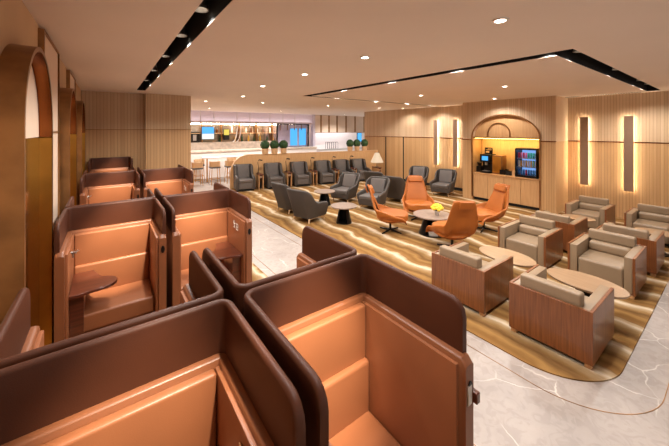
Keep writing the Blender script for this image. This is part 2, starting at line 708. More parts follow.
# upper front with the arch cut out
bm = B()
N = 40
cy = (NY0 + NY1) / 2
R = (NY1 - NY0) / 2
topf, botf = [], []
for xx in (XN, XN + .12):
    up = [bm.verts.new((xx, NY0 + (NY1 - NY0) * k / N, CEIL)) for k in range(N + 1)]
    lo = [bm.verts.new((xx, NY0 + (NY1 - NY0) * k / N, SPR + (APX - SPR) * math.sqrt(max(0, 1 - ((NY0 + (NY1 - NY0) * k / N - cy) / R) ** 2)))) for k in range(N + 1)]
    topf.append(up)
    botf.append(lo)
    for k in range(N):
        bm.faces.new((up[k], up[k + 1], lo[k + 1], lo[k]))
for k in range(N):
    bm.faces.new((botf[0][k], botf[0][k + 1], botf[1][k + 1], botf[1][k]))
box(bm, XN, XR + .15, 3.12, NY0, RR, CEIL)
box(bm, XN, XR + .15, NY1, 5.88, RR, CEIL)
struct('wall_niche', bm, M['slat_up_x'], smooth=False)
bm = B()
box(bm, XN - .012, XN, 3.11, NY0 - .04, RR - .012, RR + .012)
box(bm, XN - .012, XN, NY1 + .04, 5.89, RR - .012, RR + .012)
struct('trim_8', bm, M['copper'], smooth=False)
# inside of the niche
bm = B()
box(bm, XN + .62, XN + .66, NY0, NY1, 0, CEIL)
struct('wall_niche_back', bm, M['panel'], smooth=False)
# bronze arch trim
def arch_trim(bm, x, y0, y1, zb, spr, apx, w, d, n=36, legs=True):
    cy, R = (y0 + y1) / 2, (y1 - y0) / 2
    outer, inner = [], []
    if legs:
        outer.append((y1 + w, zb)); inner.append((y1, zb))
    for k in range(n + 1):
        a = PI * k / n
        outer.append((cy + (R + w) * math.cos(a), spr + (apx - spr + w) * math.sin(a)))
        inner.append((cy + R * math.cos(a), spr + (apx - spr) * math.sin(a)))
    if legs:
        outer.append((y0 - w, zb)); inner.append((y0, zb))
    rings = []
    for (a, b), (c, e) in zip(outer, inner):
        rings.append([bm.verts.new(q) for q in ((x - d, a, b), (x, a, b), (x, c, e), (x - d, c, e))])
    for r1, r2 in zip(rings, rings[1:]):
        for k in range(4):
            bm.faces.new((r1[k], r1[(k + 1) % 4], r2[(k + 1) % 4], r2[k]))
    bm.faces.new(rings[0]); bm.faces.new(rings[-1][::-1])
    return bm


bm = B()
arch_trim(bm, XN + .02, NY0, NY1, .1, SPR, APX, .03, .05)
struct('trim_9', bm, M['bronze'])
t = thing('arched_shelf_panel', 'timber panel with a smaller bronze arch above the yellow lit niche', 'panel', (XN, cy, SPR))
bm = B()
box(bm, .12, .16, -1.0, 1.0, .02, .74)
link('back_panel', bm, M['panel'], t)
bm = B()
box(bm, .02, .6, -1.0, 1.0, -.02, .02)
link('shelf', bm, M['bronze'], t)
bm = B()
arch_trim(bm, .12, -.14, .52, .02, .12, .46, .025, .04)
link('small_arch', bm, M['bronze'], t)
bm = B()
box(bm, .06, .10, -.95, .95, -.032, -.021)
box(bm, .5, .54, -.95, .95, -.032, -.021)
link('light_strip', bm, M['ledsoft'], t)
light('niche_glow', 'AREA', (XN + .3, cy, SPR - .06), 14, (1, .72, .28), shape=(.3, 1.8), rot=(0, 0, 0))

# bar side shell
bm = B()
box(bm, 1.9, 17, 17.6, 17.75, 0, CEIL)
struct('wall_far', bm, M['stone'], smooth=False)
x0, zb = at_y(190, 122.5, 16.0)
bm = B()
box(bm, 1.9, 10.2, 16.0, 17.6, 2.72, CEIL)
struct('trim_10', bm, M['lavender'], smooth=False)
bm = B()
box(bm, 10.2, 10.35, 15.9, 17.6, 0, CEIL)
struct('wall_bar_corner', bm, M['lavender'], smooth=False)
bm = B()
box(bm, 1.9, 10.15, 15.72, 16.0, 2.72, 2.75)
box(bm, 1.9, 10.15, 15.70, 15.72, 2.72, 2.80)
struct('added_uplight_ledge', bm, M['lavender'], smooth=False)  # ledge and lip added to hide the uplight from view
light('added_uplight', 'AREA', (6.0, 15.86, 2.79), 8, (1, .90, .82), shape=(8.2, .2), rot=(PI - math.radians(25), 0, 0))  # added lamp facing up, brightens the ceiling over the bar
# pleated timber panels above the kitchen pass
t = thing('hanging_screen', 'pale hanging timber screen of upright boards above the kitchen pass', 'screen', (10.35, 16.0, 2.2))
for k, (ua, ub) in enumerate(((315, 321), (322, 329), (330, 337), (338, 346), (347, 355), (356, 364))):
    xa, _ = at_y(ua, 120, 16.0)
    xb, _ = at_y(ub, 120, 16.0)
    bm = B()
    box(bm, xa - 10.35, xb - 10.35 - .06, 0, .04, 0, 1.09)
    link('board', bm, M['pale'], t)
bm = B()
box(bm, -.05, 4.6, .03, .06, -.03, 1.09)
link('backing_rail', bm, M['bronze'], t)
bm = B()
box(bm, 10.35, 17, 17.3, 17.6, 0, 2.3)
struct('wall_kitchen', bm, M['white'], smooth=False)

# ================================================================ CEILING LAMPS
def downlight(name, x, y, label, energy, group=None, spot=150, z=CEIL, r=.05):
    t = thing(name, label, 'ceiling light', (x, y, z), 0, group)
    bm = B()
    lathe(bm, [(r * 1.35, -.012), (r * 1.35, -.001), (r * .9, -.001), (r * .9, -.012), (r * 1.35, -.012)], 20, caps=False)
    link('trim_ring', bm, M['white'], t)
    bm = B()
    lathe(bm, [(r * .88, -.009), (r * .88, -.002)], 20)
    link('lens', bm, M['lens'], t)
    light(name + '_glow', 'SPOT', (x, y, z - .04), energy * SPOTGAIN, size=.06, spot=spot)
    return t


ORDN = ['first', 'second', 'third', 'fourth', 'fifth', 'sixth', 'seventh', 'eighth', 'ninth', 'tenth']


def slotlight(x, y, energy, label, group, spot=140, along='y'):
    t = thing('slot_spotlight', label, 'ceiling light', (x, y, CEIL + .30), 0, group)
    bm = B()
    lathe(bm, [(.03, 0), (.03, -.06), (.055, -.10), (.075, -.2), (.068, -.2), (.045, -.1)], 20, caps=False)
    link('housing', bm, M['steel'], t)
    bm = B()
    lathe(bm, [(.044, -.11), (.044, -.105)], 20)
    link('lens', bm, M['lens'], t)
    light('slot_spot_glow', 'SPOT', (x, y, CEIL + .04), energy * SPOTGAIN, size=.05, spot=spot)


for (x, y, e, lab) in ((2.72, 1.26, 55, 'round recessed downlight in the plain ceiling nearest the camera'),
                       (2.69, 2.95, 90, 'round recessed downlight left of the long black trough, nearer one'),
                       (2.69, 4.46, 90, 'round recessed downlight left of the long black trough, farther one'),
                       (2.69, 6.2, 90, 'small recessed downlight behind the two bright ones, toward the bar'),
                       (3.05, 8.38, 90, 'small recessed downlight over the aisle before the bar'),
                       (2.60, 10.6, 90, 'small recessed downlight beside the timber column corner'),
                       (6.9, 3.1, 110, 'recessed downlight inside the black rectangle above the brown box armchairs'),
                       (6.9, 5.3, 110, 'recessed downlight inside the black rectangle above the orange chairs'),
                       (9.35, 4.5, 60, 'recessed downlight washing the wall above the arched niche'),
                       (10.35, 8.9, 40, 'recessed downlight near the dark door joints of the far wall'),
                       (4.3, 9.9, 110, 'recessed downlight above the left end of the grey bench chairs'),
                       (6.9, 9.7, 110, 'recessed downlight above the middle of the grey bench chairs'),
                       (9.3, 9.3, 90, 'recessed downlight above the right end of the grey bench chairs'),
                       (3.6, 14.0, 260, 'recessed downlight above the high bar table'),
                       (7.0, 13.9, 260, 'recessed downlight above the aisle in front of the back bar'),
                       (11.5, 14.4, 220, 'recessed downlight in front of the kitchen pass')):
    downlight('ceiling_downlight', x, y, lab, e)
for k, y in enumerate((.6, 1.9, 2.84, 3.75, 4.93, 6.24, 7.58)):
    slotlight(.65, y, 50, 'small metal spotlight in the trough over the pods, %s from the camera' % ORDN[k], 'spotlights in the trough over the pods')
for k, y in enumerate((1.5, 2.81, 4.25, 5.8)):
    slotlight(4.49, y, 70, 'small metal spotlight in the long lounge trough, %s from its near corner' % ORDN[k], 'spotlights in the long lounge trough')
for k, x in enumerate((5.07, 7.11, 9.11, 9.95)):
    slotlight(x, 1.32, 60, 'small metal spotlight in the trough above the box armchairs, %s from its left corner' % ORDN[k], 'spotlights in the short lounge trough')
for k, x in enumerate((5.6, 7.2, 8.8, 10.2)):
    slotlight(x, 7.33, 60, 'small metal spotlight in the far trough before the wing chairs, %s from left' % ORDN[k], 'spotlights in the far lounge trough')

# ================================================================ LEFT WALL: bronze arches and flat frames
def wall_arch(y, label):
    t = thing('wall_arch', label, 'arch frame', (WL, y, 0))
    w, rr, dep, spr = .565, .565, .13, 2.36
    bm = B()
    outer, inner = [], []
    th = .03
    outer.append((w, 0)); inner.append((w - th, 0))
    n = 40
    for k in range(n + 1):
        a = PI * k / n
        outer.append((rr * math.cos(a), spr + rr * math.sin(a)))
        inner.append(((rr - th) * math.cos(a), spr + (rr - th) * math.sin(a)))
    outer.append((-w, 0)); inner.append((-w + th, 0))
    rings = [[bm.verts.new(q) for q in ((dep, a, b), (0, a, b), ((0), c, e), (dep, c, e))] for (a, b), (c, e) in zip(outer, inner)]
    for r1, r2 in zip(rings, rings[1:]):
        for k in (0, 3, 1):
            bm.faces.new((r1[k], r1[(k + 1) % 4], r2[(k + 1) % 4], r2[k]))
    link('arch_band', bm, M['bronze'], t)
    # polished lining of the opening
    bm = B()
    for (pts) in ([p for p in inner if p[1] > 2.3],):
        pts = [(w - th, 2.29)] + pts + [(-w + th, 2.29)]
        ra = [[bm.verts.new((dep - .004, c * .995, e - .002)), bm.verts.new((.001, c * .995, e - .002))] for c, e in pts]
        rb = [[bm.verts.new((dep - .004, c * .985, e - .006)), bm.verts.new((.001, c * .985, e - .006))] for c, e in pts]
        for i in range(len(ra) - 1):
            bm.faces.new((ra[i][0], ra[i + 1][0], ra[i + 1][1], ra[i][1]))
            bm.faces.new((rb[i][0], rb[i][1], rb[i + 1][1], rb[i + 1][0]))
            bm.faces.new((ra[i][0], rb[i][0], rb[i + 1][0], ra[i + 1][0]))
    link('polished_lining', bm, M['copper'], t)
    for sgn in (1, -1):
        bm = B()
        yy = sorted((sgn * (w - th) * .995, sgn * (w - th) * .985))
        box(bm, .001, dep - .004, yy[0], yy[1], 0, 2.29)
        link('brass_lining', bm, M['gold'], t)
    bm = B()
    box(bm, .002, .050, -.53, .53, 0, 2.29)
    link('mirror_panel', bm, M['mirror'], t)
    bm = B()
    n = 24
    pts = [(.52, 2.292)] + [(.52 * math.cos(PI * k / n), 2.35 + .53 * math.sin(PI * k / n)) for k in range(n + 1)] + [(-.52, 2.292)]
    n += 2
    a = [bm.verts.new((.002, p, q)) for p, q in pts]
    b = [bm.verts.new((.048, p, q)) for p, q in pts]
    bm.faces.new(a); bm.faces.new(b[::-1])
    for k in range(n):
        bm.faces.new((a[k], a[k + 1], b[k + 1], b[k]))
    link('upper_panel', bm, M['pale'], t)
    return t


wall_arch(2.97, 'large bronze arch frame on the left wall nearest the camera')
wall_arch(5.57, 'middle bronze arch frame on the left wall beside the pods')
wall_arch(7.85, 'farthest bronze arch frame on the left wall near the timber corner')


def wall_frame(y0, y1, label):
    t = thing('wall_frame', label, 'wall frame', (WL, y0, 0))
    L = y1 - y0
    bm = B()
    box(bm, 0, .045, 0, .02, .0, 3.27)
    box(bm, 0, .045, L - .02, L, .0, 3.27)
    box(bm, 0, .045, .02, L - .02, 3.25, 3.27)
    link('frame', bm, M['bronze'], t)
    bm = B()
    box(bm, .001, .03, .02, L - .02, 0, 3.25)
    link('panel', bm, M['pale'], t)
    bm = B()
    box(bm, .03, .04, .02, L - .02, 2.32, 2.335)
    link('panel_rail', bm, M['bronze'], t)  # thin bronze rail across the pale panel


wall_frame(3.80, 4.90, 'tall thin bronze rectangular frame between the first and second arches')
wall_frame(6.18, 7.25, 'tall thin bronze rectangular frame between the second and third arches')

# ================================================================ PODS
PW, PD = .83, .75
HL, HH = 1.31, 1.55


def make_pod(label, desk_side=-1, hh=HH, hl=HL, icons=False, hook=False, desk=True, back=True):
    """open towards local +x; desk_side is the sign of local y"""
    t = thing('privacy_pod', label, 'privacy pod', (0, 0, 0), 0, 'leather privacy pods beside the left wall')
    bm = B()
    box(bm, -PD / 2 + .02, PD / 2 - .04, -PW / 2 + .02, PW / 2 - .02, .013, .2)
    link('plinth', bm, M['matblack'], t)
    bm = B()
    uwall(bm, upath(PD, PW, .05, 0), .065, .2, hl, rf=.03, crown=.012, rows=2)
    link('shell_wall', bm, M['tanrim'], t)
    bm = B()
    uwall(bm, upath(PD, PW + .004, .07, -.035, straight=14), .034, hl - .01, hh, rf=.07, crown=.017, rows=2)
    link('privacy_hood', bm, M['hood'], t)
    # interior side linings
    for s in (1, -1):
        bm = B()
        ya, yb = (PW / 2 - .085, PW / 2 - .064) if s > 0 else (-PW / 2 + .064, -PW / 2 + .085)
        box(bm, -PD / 2 + .07, PD / 2 - .035, ya, yb, .3, hl - .03, .006)
        link('side_panel', bm, M['tan'], t)
    bx = -PD / 2 + .065
    iw = PW / 2 - .087
    bm = B()
    box(bm, bx, bx + .05, -iw, iw, .955, hl - .03, .014, 3)
    link('back_panel', bm, M['tan'], t)
    bm = B()
    box(bm, bx, bx + .085, -iw, iw, .64, .965, .022, 3)
    link('lumbar_cushion', bm, M['tan'], t)
    bm = B()
    box(bm, bx + .01, bx + .54, -iw, iw, .5, .665, .03, 4)
    link('seat_cushion', bm, M['tan'], t)
    bm = B()
    box(bm, bx + .02, bx + .5, -iw, iw, .2, .5, .01)
    link('seat_base', bm, M['tanrim'], t)
    if desk:
        s = desk_side
        yw = iw * s

        def P(pts):
            return [(x, yw - s * d) for x, d in pts]
        lobe = [(bx + .09, 0), (bx + .09, .16), (bx + .26, .20)]
        for k in range(9):
            a = -PI / 2 + PI * k / 8 * 1.0
            lobe.append((bx + .45 + .13 * math.sin(a), .23 + .12 * math.cos(a)))
        lobe += [(bx + .60, .14), (bx + .63, .06), (bx + .62, 0)]
        bm = B()
        prism(bm, P(lobe), .875, .90, .006)
        d = link('desk', bm, M['deskwood'], t)
        bm = B()
        box(bm, bx + .22, bx + .56, min(yw, yw - s * .10), max(yw, yw - s * .10), .5 if True else .2, .875)
        link('desk_support', bm, M['deskwood'], t)
    if hook:
        bm = B()
        y = -desk_side * 0 + desk_side * iw
        tube(bm, [(.05, y, 1.2), (.05, y - desk_side * .03, 1.2), (.05, y - desk_side * .05, 1.215)], [.012, .008, .012], 10)
        tube(bm, [(.05, y - desk_side * .028, 1.20), (.085, y - desk_side * .035, 1.2)], .007, 8)
        tube(bm, [(.05, y - desk_side * .012, 1.2), (.05, y - desk_side * .012, 1.15)], .007, 8)
        hk = link('coat_hook', bm, M['steel'], t)
    if icons:
        # small white pictograms: seated figure and framed socket
        s = desk_side
        y = s * (iw - .004)
        bm = B()

        def bar(xa, za, xb, zb, w=.0055):
            a, b = Vector((xa, 0, za)), Vector((xb, 0, zb))
            n = Vector((-(b - a).z, 0, (b - a).x)).normalized() * w
            lo = [bm.verts.new((q.x, y, q.z)) for q in (a + n, b + n, b - n, a - n)]
            hi = [bm.verts.new((q.x, y - s * .004, q.z)) for q in (a + n, b + n, b - n, a - n)]
            bm.faces.new(lo); bm.faces.new(hi[::-1])
            for k in range(4):
                bm.faces.new((lo[k], lo[(k + 1) % 4], hi[(k + 1) % 4], hi[k]))
        cx, cz = .03, 1.17
        for (a, b, c, e) in ((-.03, .04, .0, .01), (0, .01, .03, .03), (0, .01, .02, -.03), (-.03, -.03, 0, -.01), (-.012, .04, -.012, .06)):
            bar(cx + a, cz + b, cx + c, cz + e)
        cx = .13
        for (a, b, c, e) in ((-.028, -.035, -.028, .035), (.028, -.035, .028, .035), (-.028, .035, .028, .035), (-.028, -.035, .028, -.035), (-.01, .0, .01, .0)):
            bar(cx + a, cz + b, cx + c, cz + e, .004)
        link('pictogram', bm, M['signwhite'], t)
    # latch on the front end of both side walls
    bm = B()
    s = -desk_side
    for s in (1,):
        yy = s * (PW / 2 - .032)
        tt = B()
        lathe(tt, [(.0, 0), (.018, 0), (.018, .006), (.0, .006)], 16)
        merge(bm, tt, Matrix.Translation((PD / 2 - .001, yy, hl - .14)) @ Matrix.Rotation(PI / 2, 4, 'Y') @ Matrix.Diagonal((2.0, .9, 1, 1)))
    link('latch', bm, M['black'], t)
    return t


XL, XC = .06, .945
rot_toward = -PI / 2    # opening to -y (towards the camera)
rot_away = PI / 2
# row 1 (nearest), two pods facing the camera
pl = thing  # alias kept short
y1 = 1.50 - PD / 2
pA = make_pod('nearest privacy pod at lower left, large dark hood and tan back panel', desk_side=-1, desk=False)
pA.location, pA.rotation_euler = (XL, y1, 0), (0, 0, rot_toward)
# power socket on the right inner wall
bm = B()
iw = PW / 2 - .087
box(bm, .03, .15, iw - .006, iw, 1.12, 1.22, .002, 1)
sk = link('power_socket', bm, M['oak'], pA)
bm = B()
box(bm, .055, .125, iw - .011, iw - .006, 1.14, 1.20, .002, 1)
link('socket_face', bm, M['signwhite'], sk)
pB = make_pod('nearest privacy pod at bottom centre, interior open to the camera and orange lit', desk_side=-1, desk=False)
pB.location, pB.rotation_euler = (XC, y1, 0), (0, 0, rot_toward)
bm = B()
box(bm, PD / 2 - .002, PD / 2 + .006, PW / 2 - .055, PW / 2 - .02, 1.10, 1.19, .003, 1)
lp = link('strike_plate', bm, M['steel'], pB)
bm = B()
box(bm, PD / 2 - .03, PD / 2 + .02, PW / 2 - .005, PW / 2 + .025, 1.09, 1.14, .004, 1)
link('latch_catch', bm, M['deskwood'], lp)
# row 1b back to back with row 1, facing away
y2 = 1.53 + PD / 2
pC = make_pod('privacy pod facing away behind the lower left pod, only hood tops showing', desk_side=1, desk=False)
pC.location, pC.rotation_euler = (XL, y2, 0), (0, 0, rot_away)
dup(pC, (XC, y2, 0), rot_away, 'privacy pod facing away behind the bottom centre pod, its side hood above the marble')
# row 2
y3 = 4.19 - PD / 2
pD = make_pod('left pod of the second row with dark curved desk and chrome coat hook', desk_side=-1, hook=True)
pD.location, pD.rotation_euler = (XL, y3, 0), (0, 0, rot_toward)
pE = make_pod('right pod of the second row with white pictograms above its round desk', desk_side=1, icons=True)
pE.location, pE.rotation_euler = (XC, y3, 0), (0, 0, rot_toward)
y4 = 4.22 + PD / 2
dup(pC, (XL, y4, 0), rot_away, 'privacy pod facing away directly behind the left pod of the second row')
dup(pC, (XC, y4, 0), rot_away, 'privacy pod facing away directly behind the right pod of the second row')
# row 3
y5 = 7.2 - PD / 2
dup(pD, (XL, y5, 0), rot_toward, 'left pod of the third row, lit tan interior with coat hook')
dup(pE, (XC, y5, 0), rot_toward, 'right pod of the third row, in front of the timber column')
y6 = 7.23 + PD / 2
dup(pC, (XL, y6, 0), rot_away, 'privacy pod facing away behind the left pod of the third row')
dup(pC, (XC, y6, 0), rot_away, 'privacy pod facing away behind the right pod of the third row')
# row 4 against the timber wall, a little taller
pF = make_pod('farthest privacy pod against the ribbed timber back wall', desk_side=-1, hh=1.67, hl=1.40, desk=False)
pF.location, pF.rotation_euler = (XL + .02, 9.46 - PD / 2, 0), (0, 0, rot_toward)
# trough spotlights turned towards the seat backs of the pods
for (x, y, e) in ((XL, 1.42, 26), (XC, 1.42, 40), (XL, 4.12, 36), (XC, 4.12, 36), (XL, 7.12, 36), (XC, 7.12, 36), (XL, 9.38, 26)):
    p0 = Vector((.65, y - 1.15, CEIL + .02))
    d = Vector((x, y, 1.02)) - p0
    o = light('trough_spot_glow', 'SPOT', tuple(p0), e * 17, (1, .88, .70), size=.04, spot=20, blend=1)
    o.rotation_euler = d.to_track_quat('-Z', 'Y').to_euler()

# ================================================================ BOX ARMCHAIRS (timber shell, taupe leather)
def make_box_chair(label):
    t = thing('box_armchair', label, 'armchair', group='timber box armchairs with taupe cushions')
    D, W = .80, .77
    bm = B()
    box(bm, -D / 2, -D / 2 + .03, -W / 2, W / 2, .06, .58, .003, 1)
    link('back_board', bm, M['walnut'], t)
    for s in (1, -1):
        a, b = (W / 2 - .03, W / 2) if s > 0 else (-W / 2, -W / 2 + .03)
        bm = B()
        box(bm, -D / 2 + .03, D / 2, a, b, .06, .58, .003, 1)
        link('side_board', bm, M['walnut'], t)
        a, b = (W / 2 - .12, W / 2 - .03) if s > 0 else (-W / 2 + .03, -W / 2 + .12)
        bm = B()
        box(bm, -D / 2 + .03, D / 2 - .005, a, b, .08, .575, .012, 2)
        link('arm_pad', bm, M['taupe'], t)
    bm = B()
    box(bm, -D / 2 + .03, -D / 2 + .10, -W / 2 + .121, W / 2 - .121, .08, .575, .01, 2)
    link('back_ledge', bm, M['taupe'], t)
    bm = B()
    box(bm, -D / 2 + .10, D / 2 - .015, -W / 2 + .122, W / 2 - .122, .08, .40, .045, 5)
    link('seat_cushion', bm, M['taupe'], t)
    bm = B()
    box(bm, -D / 2 + .11, -D / 2 + .27, -W / 2 + .125, W / 2 - .125, .39, .545, .06, 5)
    link('lumbar_roll', bm, M['taupe'], t)
    bm = B()
    box(bm, -D / 2 + .035, -D / 2 + .155, -W / 2 + .10, W / 2 - .10, .54, .70, .03, 4)
    link('back_cushion', bm, M['taupe'], t)
    for sx in (1, -1):
        for sy in (1, -1):
            bm = B()
            box(bm, sx * (D / 2 - .045) - .03, sx * (D / 2 - .045) + .03, sy * (W / 2 - .045) - .03, sy * (W / 2 - .045) + .03, .013, .06, .004, 1)
            link('leg', bm, M['oakedge'], t)
    bm = B()
    box(bm, -D / 2 + .05, D / 2 - .06, -W / 2 + .06, W / 2 - .06, .045, .08)
    link('base', bm, M['matblack'], t)
    return t


GB = 'timber box armchairs with taupe cushions'
b1 = make_box_chair('box armchair seen from behind, nearest the camera, large reddish timber back')
b1.location = (4.16, 1.26, 0)
dup(b1, (4.16, 2.32, 0), 0, 'box armchair seen from behind, second from the front, left of the nearest one')
dup(b1, (6.20, 1.28, 0), PI, 'box armchair facing the camera across the long oval table, front right')
dup(b1, (6.18, 2.34, 0), PI, 'box armchair facing the camera in the middle of the brown seating group')
dup(b1, (7.38, 2.28, 0), 0, 'box armchair seen from behind between the middle armchair and the small round table')
dup(b1, (7.38, 1.22, 0), 0, 'box armchair seen from behind at the right, back to back with the front right one')
dup(b1, (9.28, 2.22, 0), PI, 'box armchair by the ribbed wall under the left wall light')
dup(b1, (9.28, 1.16, 0), PI, 'box armchair by the ribbed wall cut by the right picture edge')


def oval_table(x, y, sx, sy, h, rz, label, top='tabletop'):
    t = thing('oval_table', label, 'table', (x, y, 0), rz)
    bm = B()
    lathe(bm, [(0.01, h - .028), (.975, h - .028), (1.0, h - .012), (1.0, h - .003), (.99, h), (0.01, h)], 56, sx=sx, sy=sy)
    link('table_top', bm, M[top], t, sharp=25)
    bm = B()
    lathe(bm, [(.17, .013), (.17, .03), (.10, .05), (.085, h * .5), (.12, h - .04), (.12, h - .028)], 28)
    link('pedestal', bm, M['black'], t)
    return t


oval_table(4.90, 1.22, .27, .42, .42, math.radians(-3), 'long pale oval table between the two front box armchairs')
oval_table(4.94, 2.20, .27, .41, .42, math.radians(-3), 'pale oval table between the second pair of box armchairs')
oval_table(8.35, 2.2, .24, .3, .42, 0, 'small round table behind the middle armchairs near the wall')
oval_table(8.35, 1.0, .24, .3, .42, 0, 'small round table at the right edge between the rear box armchairs')

# ================================================================ GREY LOUNGE CHAIRS
def make_lounge(label, group):
    t = thing('lounge_chair', label, 'armchair', group=group)
    D, W = .74, .74

    def zt(s):
        c = abs(s - .5) * 2           # 0 at back centre, 1 at the arm tips
        return .52 + .36 * (1 - sm(.22, .62, c)) - .03 * sm(.7, 1, c)

    def lean(s, f):
        c = abs(s - .5) * 2
        return (.17 * (1 - sm(.15, .5, c)) + .01) * f ** 1.3 - .07 * (1 - f) ** 1.5
    bm = B()
    uwall(bm, upath(D, W, .18, -.02, n=12, straight=10), .075, .13, zt, lean, rf=.05, rows=7)
    link('shell', bm, M['greydark'], t)
    bm = B()
    box(bm, -D / 2 + .10, D / 2 + .0, -W / 2 + .085, W / 2 - .085, .14, .30, .02, 3)
    link('seat_base', bm, M['greydark'], t)
    bm = B()
    box(bm, -D / 2 + .12, D / 2 + .02, -W / 2 + .085, W / 2 - .085, .295, .42, .045, 5)
    link('seat_cushion', bm, M['grey'], t)
    bm = B()
    tt = B()
    box(tt, -.05, .05, -W / 2 + .13, W / 2 - .13, 0, .44, .035, 4)
    merge(bm, tt, Matrix.Translation((-D / 2 + .13, 0, .41)) @ Matrix.Rotation(-.30, 4, 'Y'))
    link('back_cushion', bm, M['grey'], t)
    for sy in (1, -1):
        bm = B()
        box(bm, -D / 2 + .10, D / 2 - .05, sy * .26 - .015, sy * .26 + .015, .105, .14)
        link('sled_rail', bm, M['oak'], t)
    for sx in (1, -1):
        for sy in (1, -1):
            bm = B()
            tube(bm, [(sx * .26, sy * .26, .12), (sx * .30, sy * .29, .018)], [.02, .012], 8)
            link('leg', bm, M['oak'], t)
    return t


GG = 'grey lounge chairs on the carpet'
def deg(a):
    return math.radians(a)


g0 = make_lounge('grey lounge chair seen from behind, nearest to the pods and larger', GG)
g0.location, g0.rotation_euler = (4.22, 6.80, 0), (0, 0, deg(15))
dup(g0, (4.28, 7.85, 0), deg(8), 'grey lounge chair seen from behind, just left of the nearest one')
dup(g0, (6.35, 7.95, 0), deg(200), 'grey lounge chair facing left in front of the bench chairs, left of pair')
dup(g0, (6.45, 6.70, 0), deg(200), 'grey lounge chair facing left beside the left orange chair')
dup(g0, (8.05, 8.15, 0), deg(20), 'grey lounge chair seen from behind near the cone lamp, half hidden')
dup(g0, (7.75, 6.90, 0), deg(15), 'dark lounge chair seen from behind right of the left orange chair')
dup(g0, (9.85, 7.75, 0), deg(205), 'grey lounge chair against the far wall, left of the two')
dup(g0, (9.80, 6.55, 0), deg(195), 'grey lounge chair against the far wall, right of the two near the niche bay')


def cone_table(x, y, r, h, label, top='greytop', rb=.2):
    t = thing('round_table', label, 'table', (x, y, 0), 0)
    bm = B()
    lathe(bm, [(0.01, h - .03), (r - .01, h - .03), (r, h - .02), (r, h - .005), (r - .008, h), (.01, h)], 48)
    link('table_top', bm, M[top], t, sharp=25)
    bm = B()
    n = 24
    ri, ro = [], []
    for k in range(5, n + 1):
        a = 2 * PI * (k - 2.5) / n + PI * 1.22
        ro.append((math.cos(a), math.sin(a)))
    rings = []
    for (c, s) in ro:
        rings.append([bm.verts.new(q) for q in ((rb * c, rb * s, .013), (rb * .55 * c, rb * .55 * s, h - .03), ((rb * .55 - .012) * c, (rb * .55 - .012) * s, h - .03), ((rb - .012) * c, (rb - .012) * s, .013))])
    for a, b in zip(rings, rings[1:]):
        for k in range(4):
            bm.faces.new((a[k], a[(k + 1) % 4], b[(k + 1) % 4], b[k]))
    bm.faces.new(rings[0]); bm.faces.new(rings[-1][::-1])
    lathe(bm, [(.01, .013), (rb, .013), (rb, .03), (.01, .03)], 24)
    link('cone_base', bm, M['black'], t)
    return t


cone_table(4.80, 6.05, .33, .45, 'round grey table with black cone base behind the nearest grey chairs')
cone_table(5.45, 7.85, .33, .45, 'round grey table between the two farther grey lounge chairs')
ft = cone_table(5.90, 4.22, .42, .45, 'round grey table carrying yellow flowers among the orange chairs', rb=.3)
# magazines stored in the cone of the flower table
bm = B()
for k in range(5):
    a = .02 * k
    box(bm, -.16, .02, -.09 + a * .3, .09 + a * .3, .032 + .022 * k, .050 + .022 * k)
mg = link('magazine_stack', bm, M['paper'], None, loc=(5.84, 4.16, 0), rot=(0, 0, deg(40)), smooth=False)
props(mg, 'small stack of magazines inside the black cone of the flower table', 'magazines')
# flowers
t = thing('flower_vase', 'small glass vase of yellow flowers on the round grey table', 'flowers', (5.93, 4.12, .45))
bm = B()
lathe(bm, [(.01, 0), (.045, 0), (.05, .05), (.06, .10), (.055, .10), (.045, .05), (.04, .008), (.01, .008)], 20)
link('vase', bm, M['steel'], t)
for k in range(22):
    a = k * 2.4
    r = .028 + .095 * math.sqrt(k / 22)
    z = .22 - .09 * (k / 22)
    bm = B()
    bmesh.ops.create_icosphere(bm, subdivisions=2, radius=.036)
    for v in bm.verts:
        v.co *= 1 + .25 * math.sin(9 * v.co.x / .036 + k) * math.sin(7 * v.co.y / .036)
    link('blossom', bm, M['yellow'], t, loc=(r * math.cos(a), r * math.sin(a), z))
for k in range(7):
    a = k * .9
    bm = B()
    tube(bm, [(0, 0, .03), (.05 * math.cos(a), .05 * math.sin(a), .12), (.10 * math.cos(a), .10 * math.sin(a), .15)], [.004, .012, .003], 6)
    link('leaf', bm, M['stem'], t)

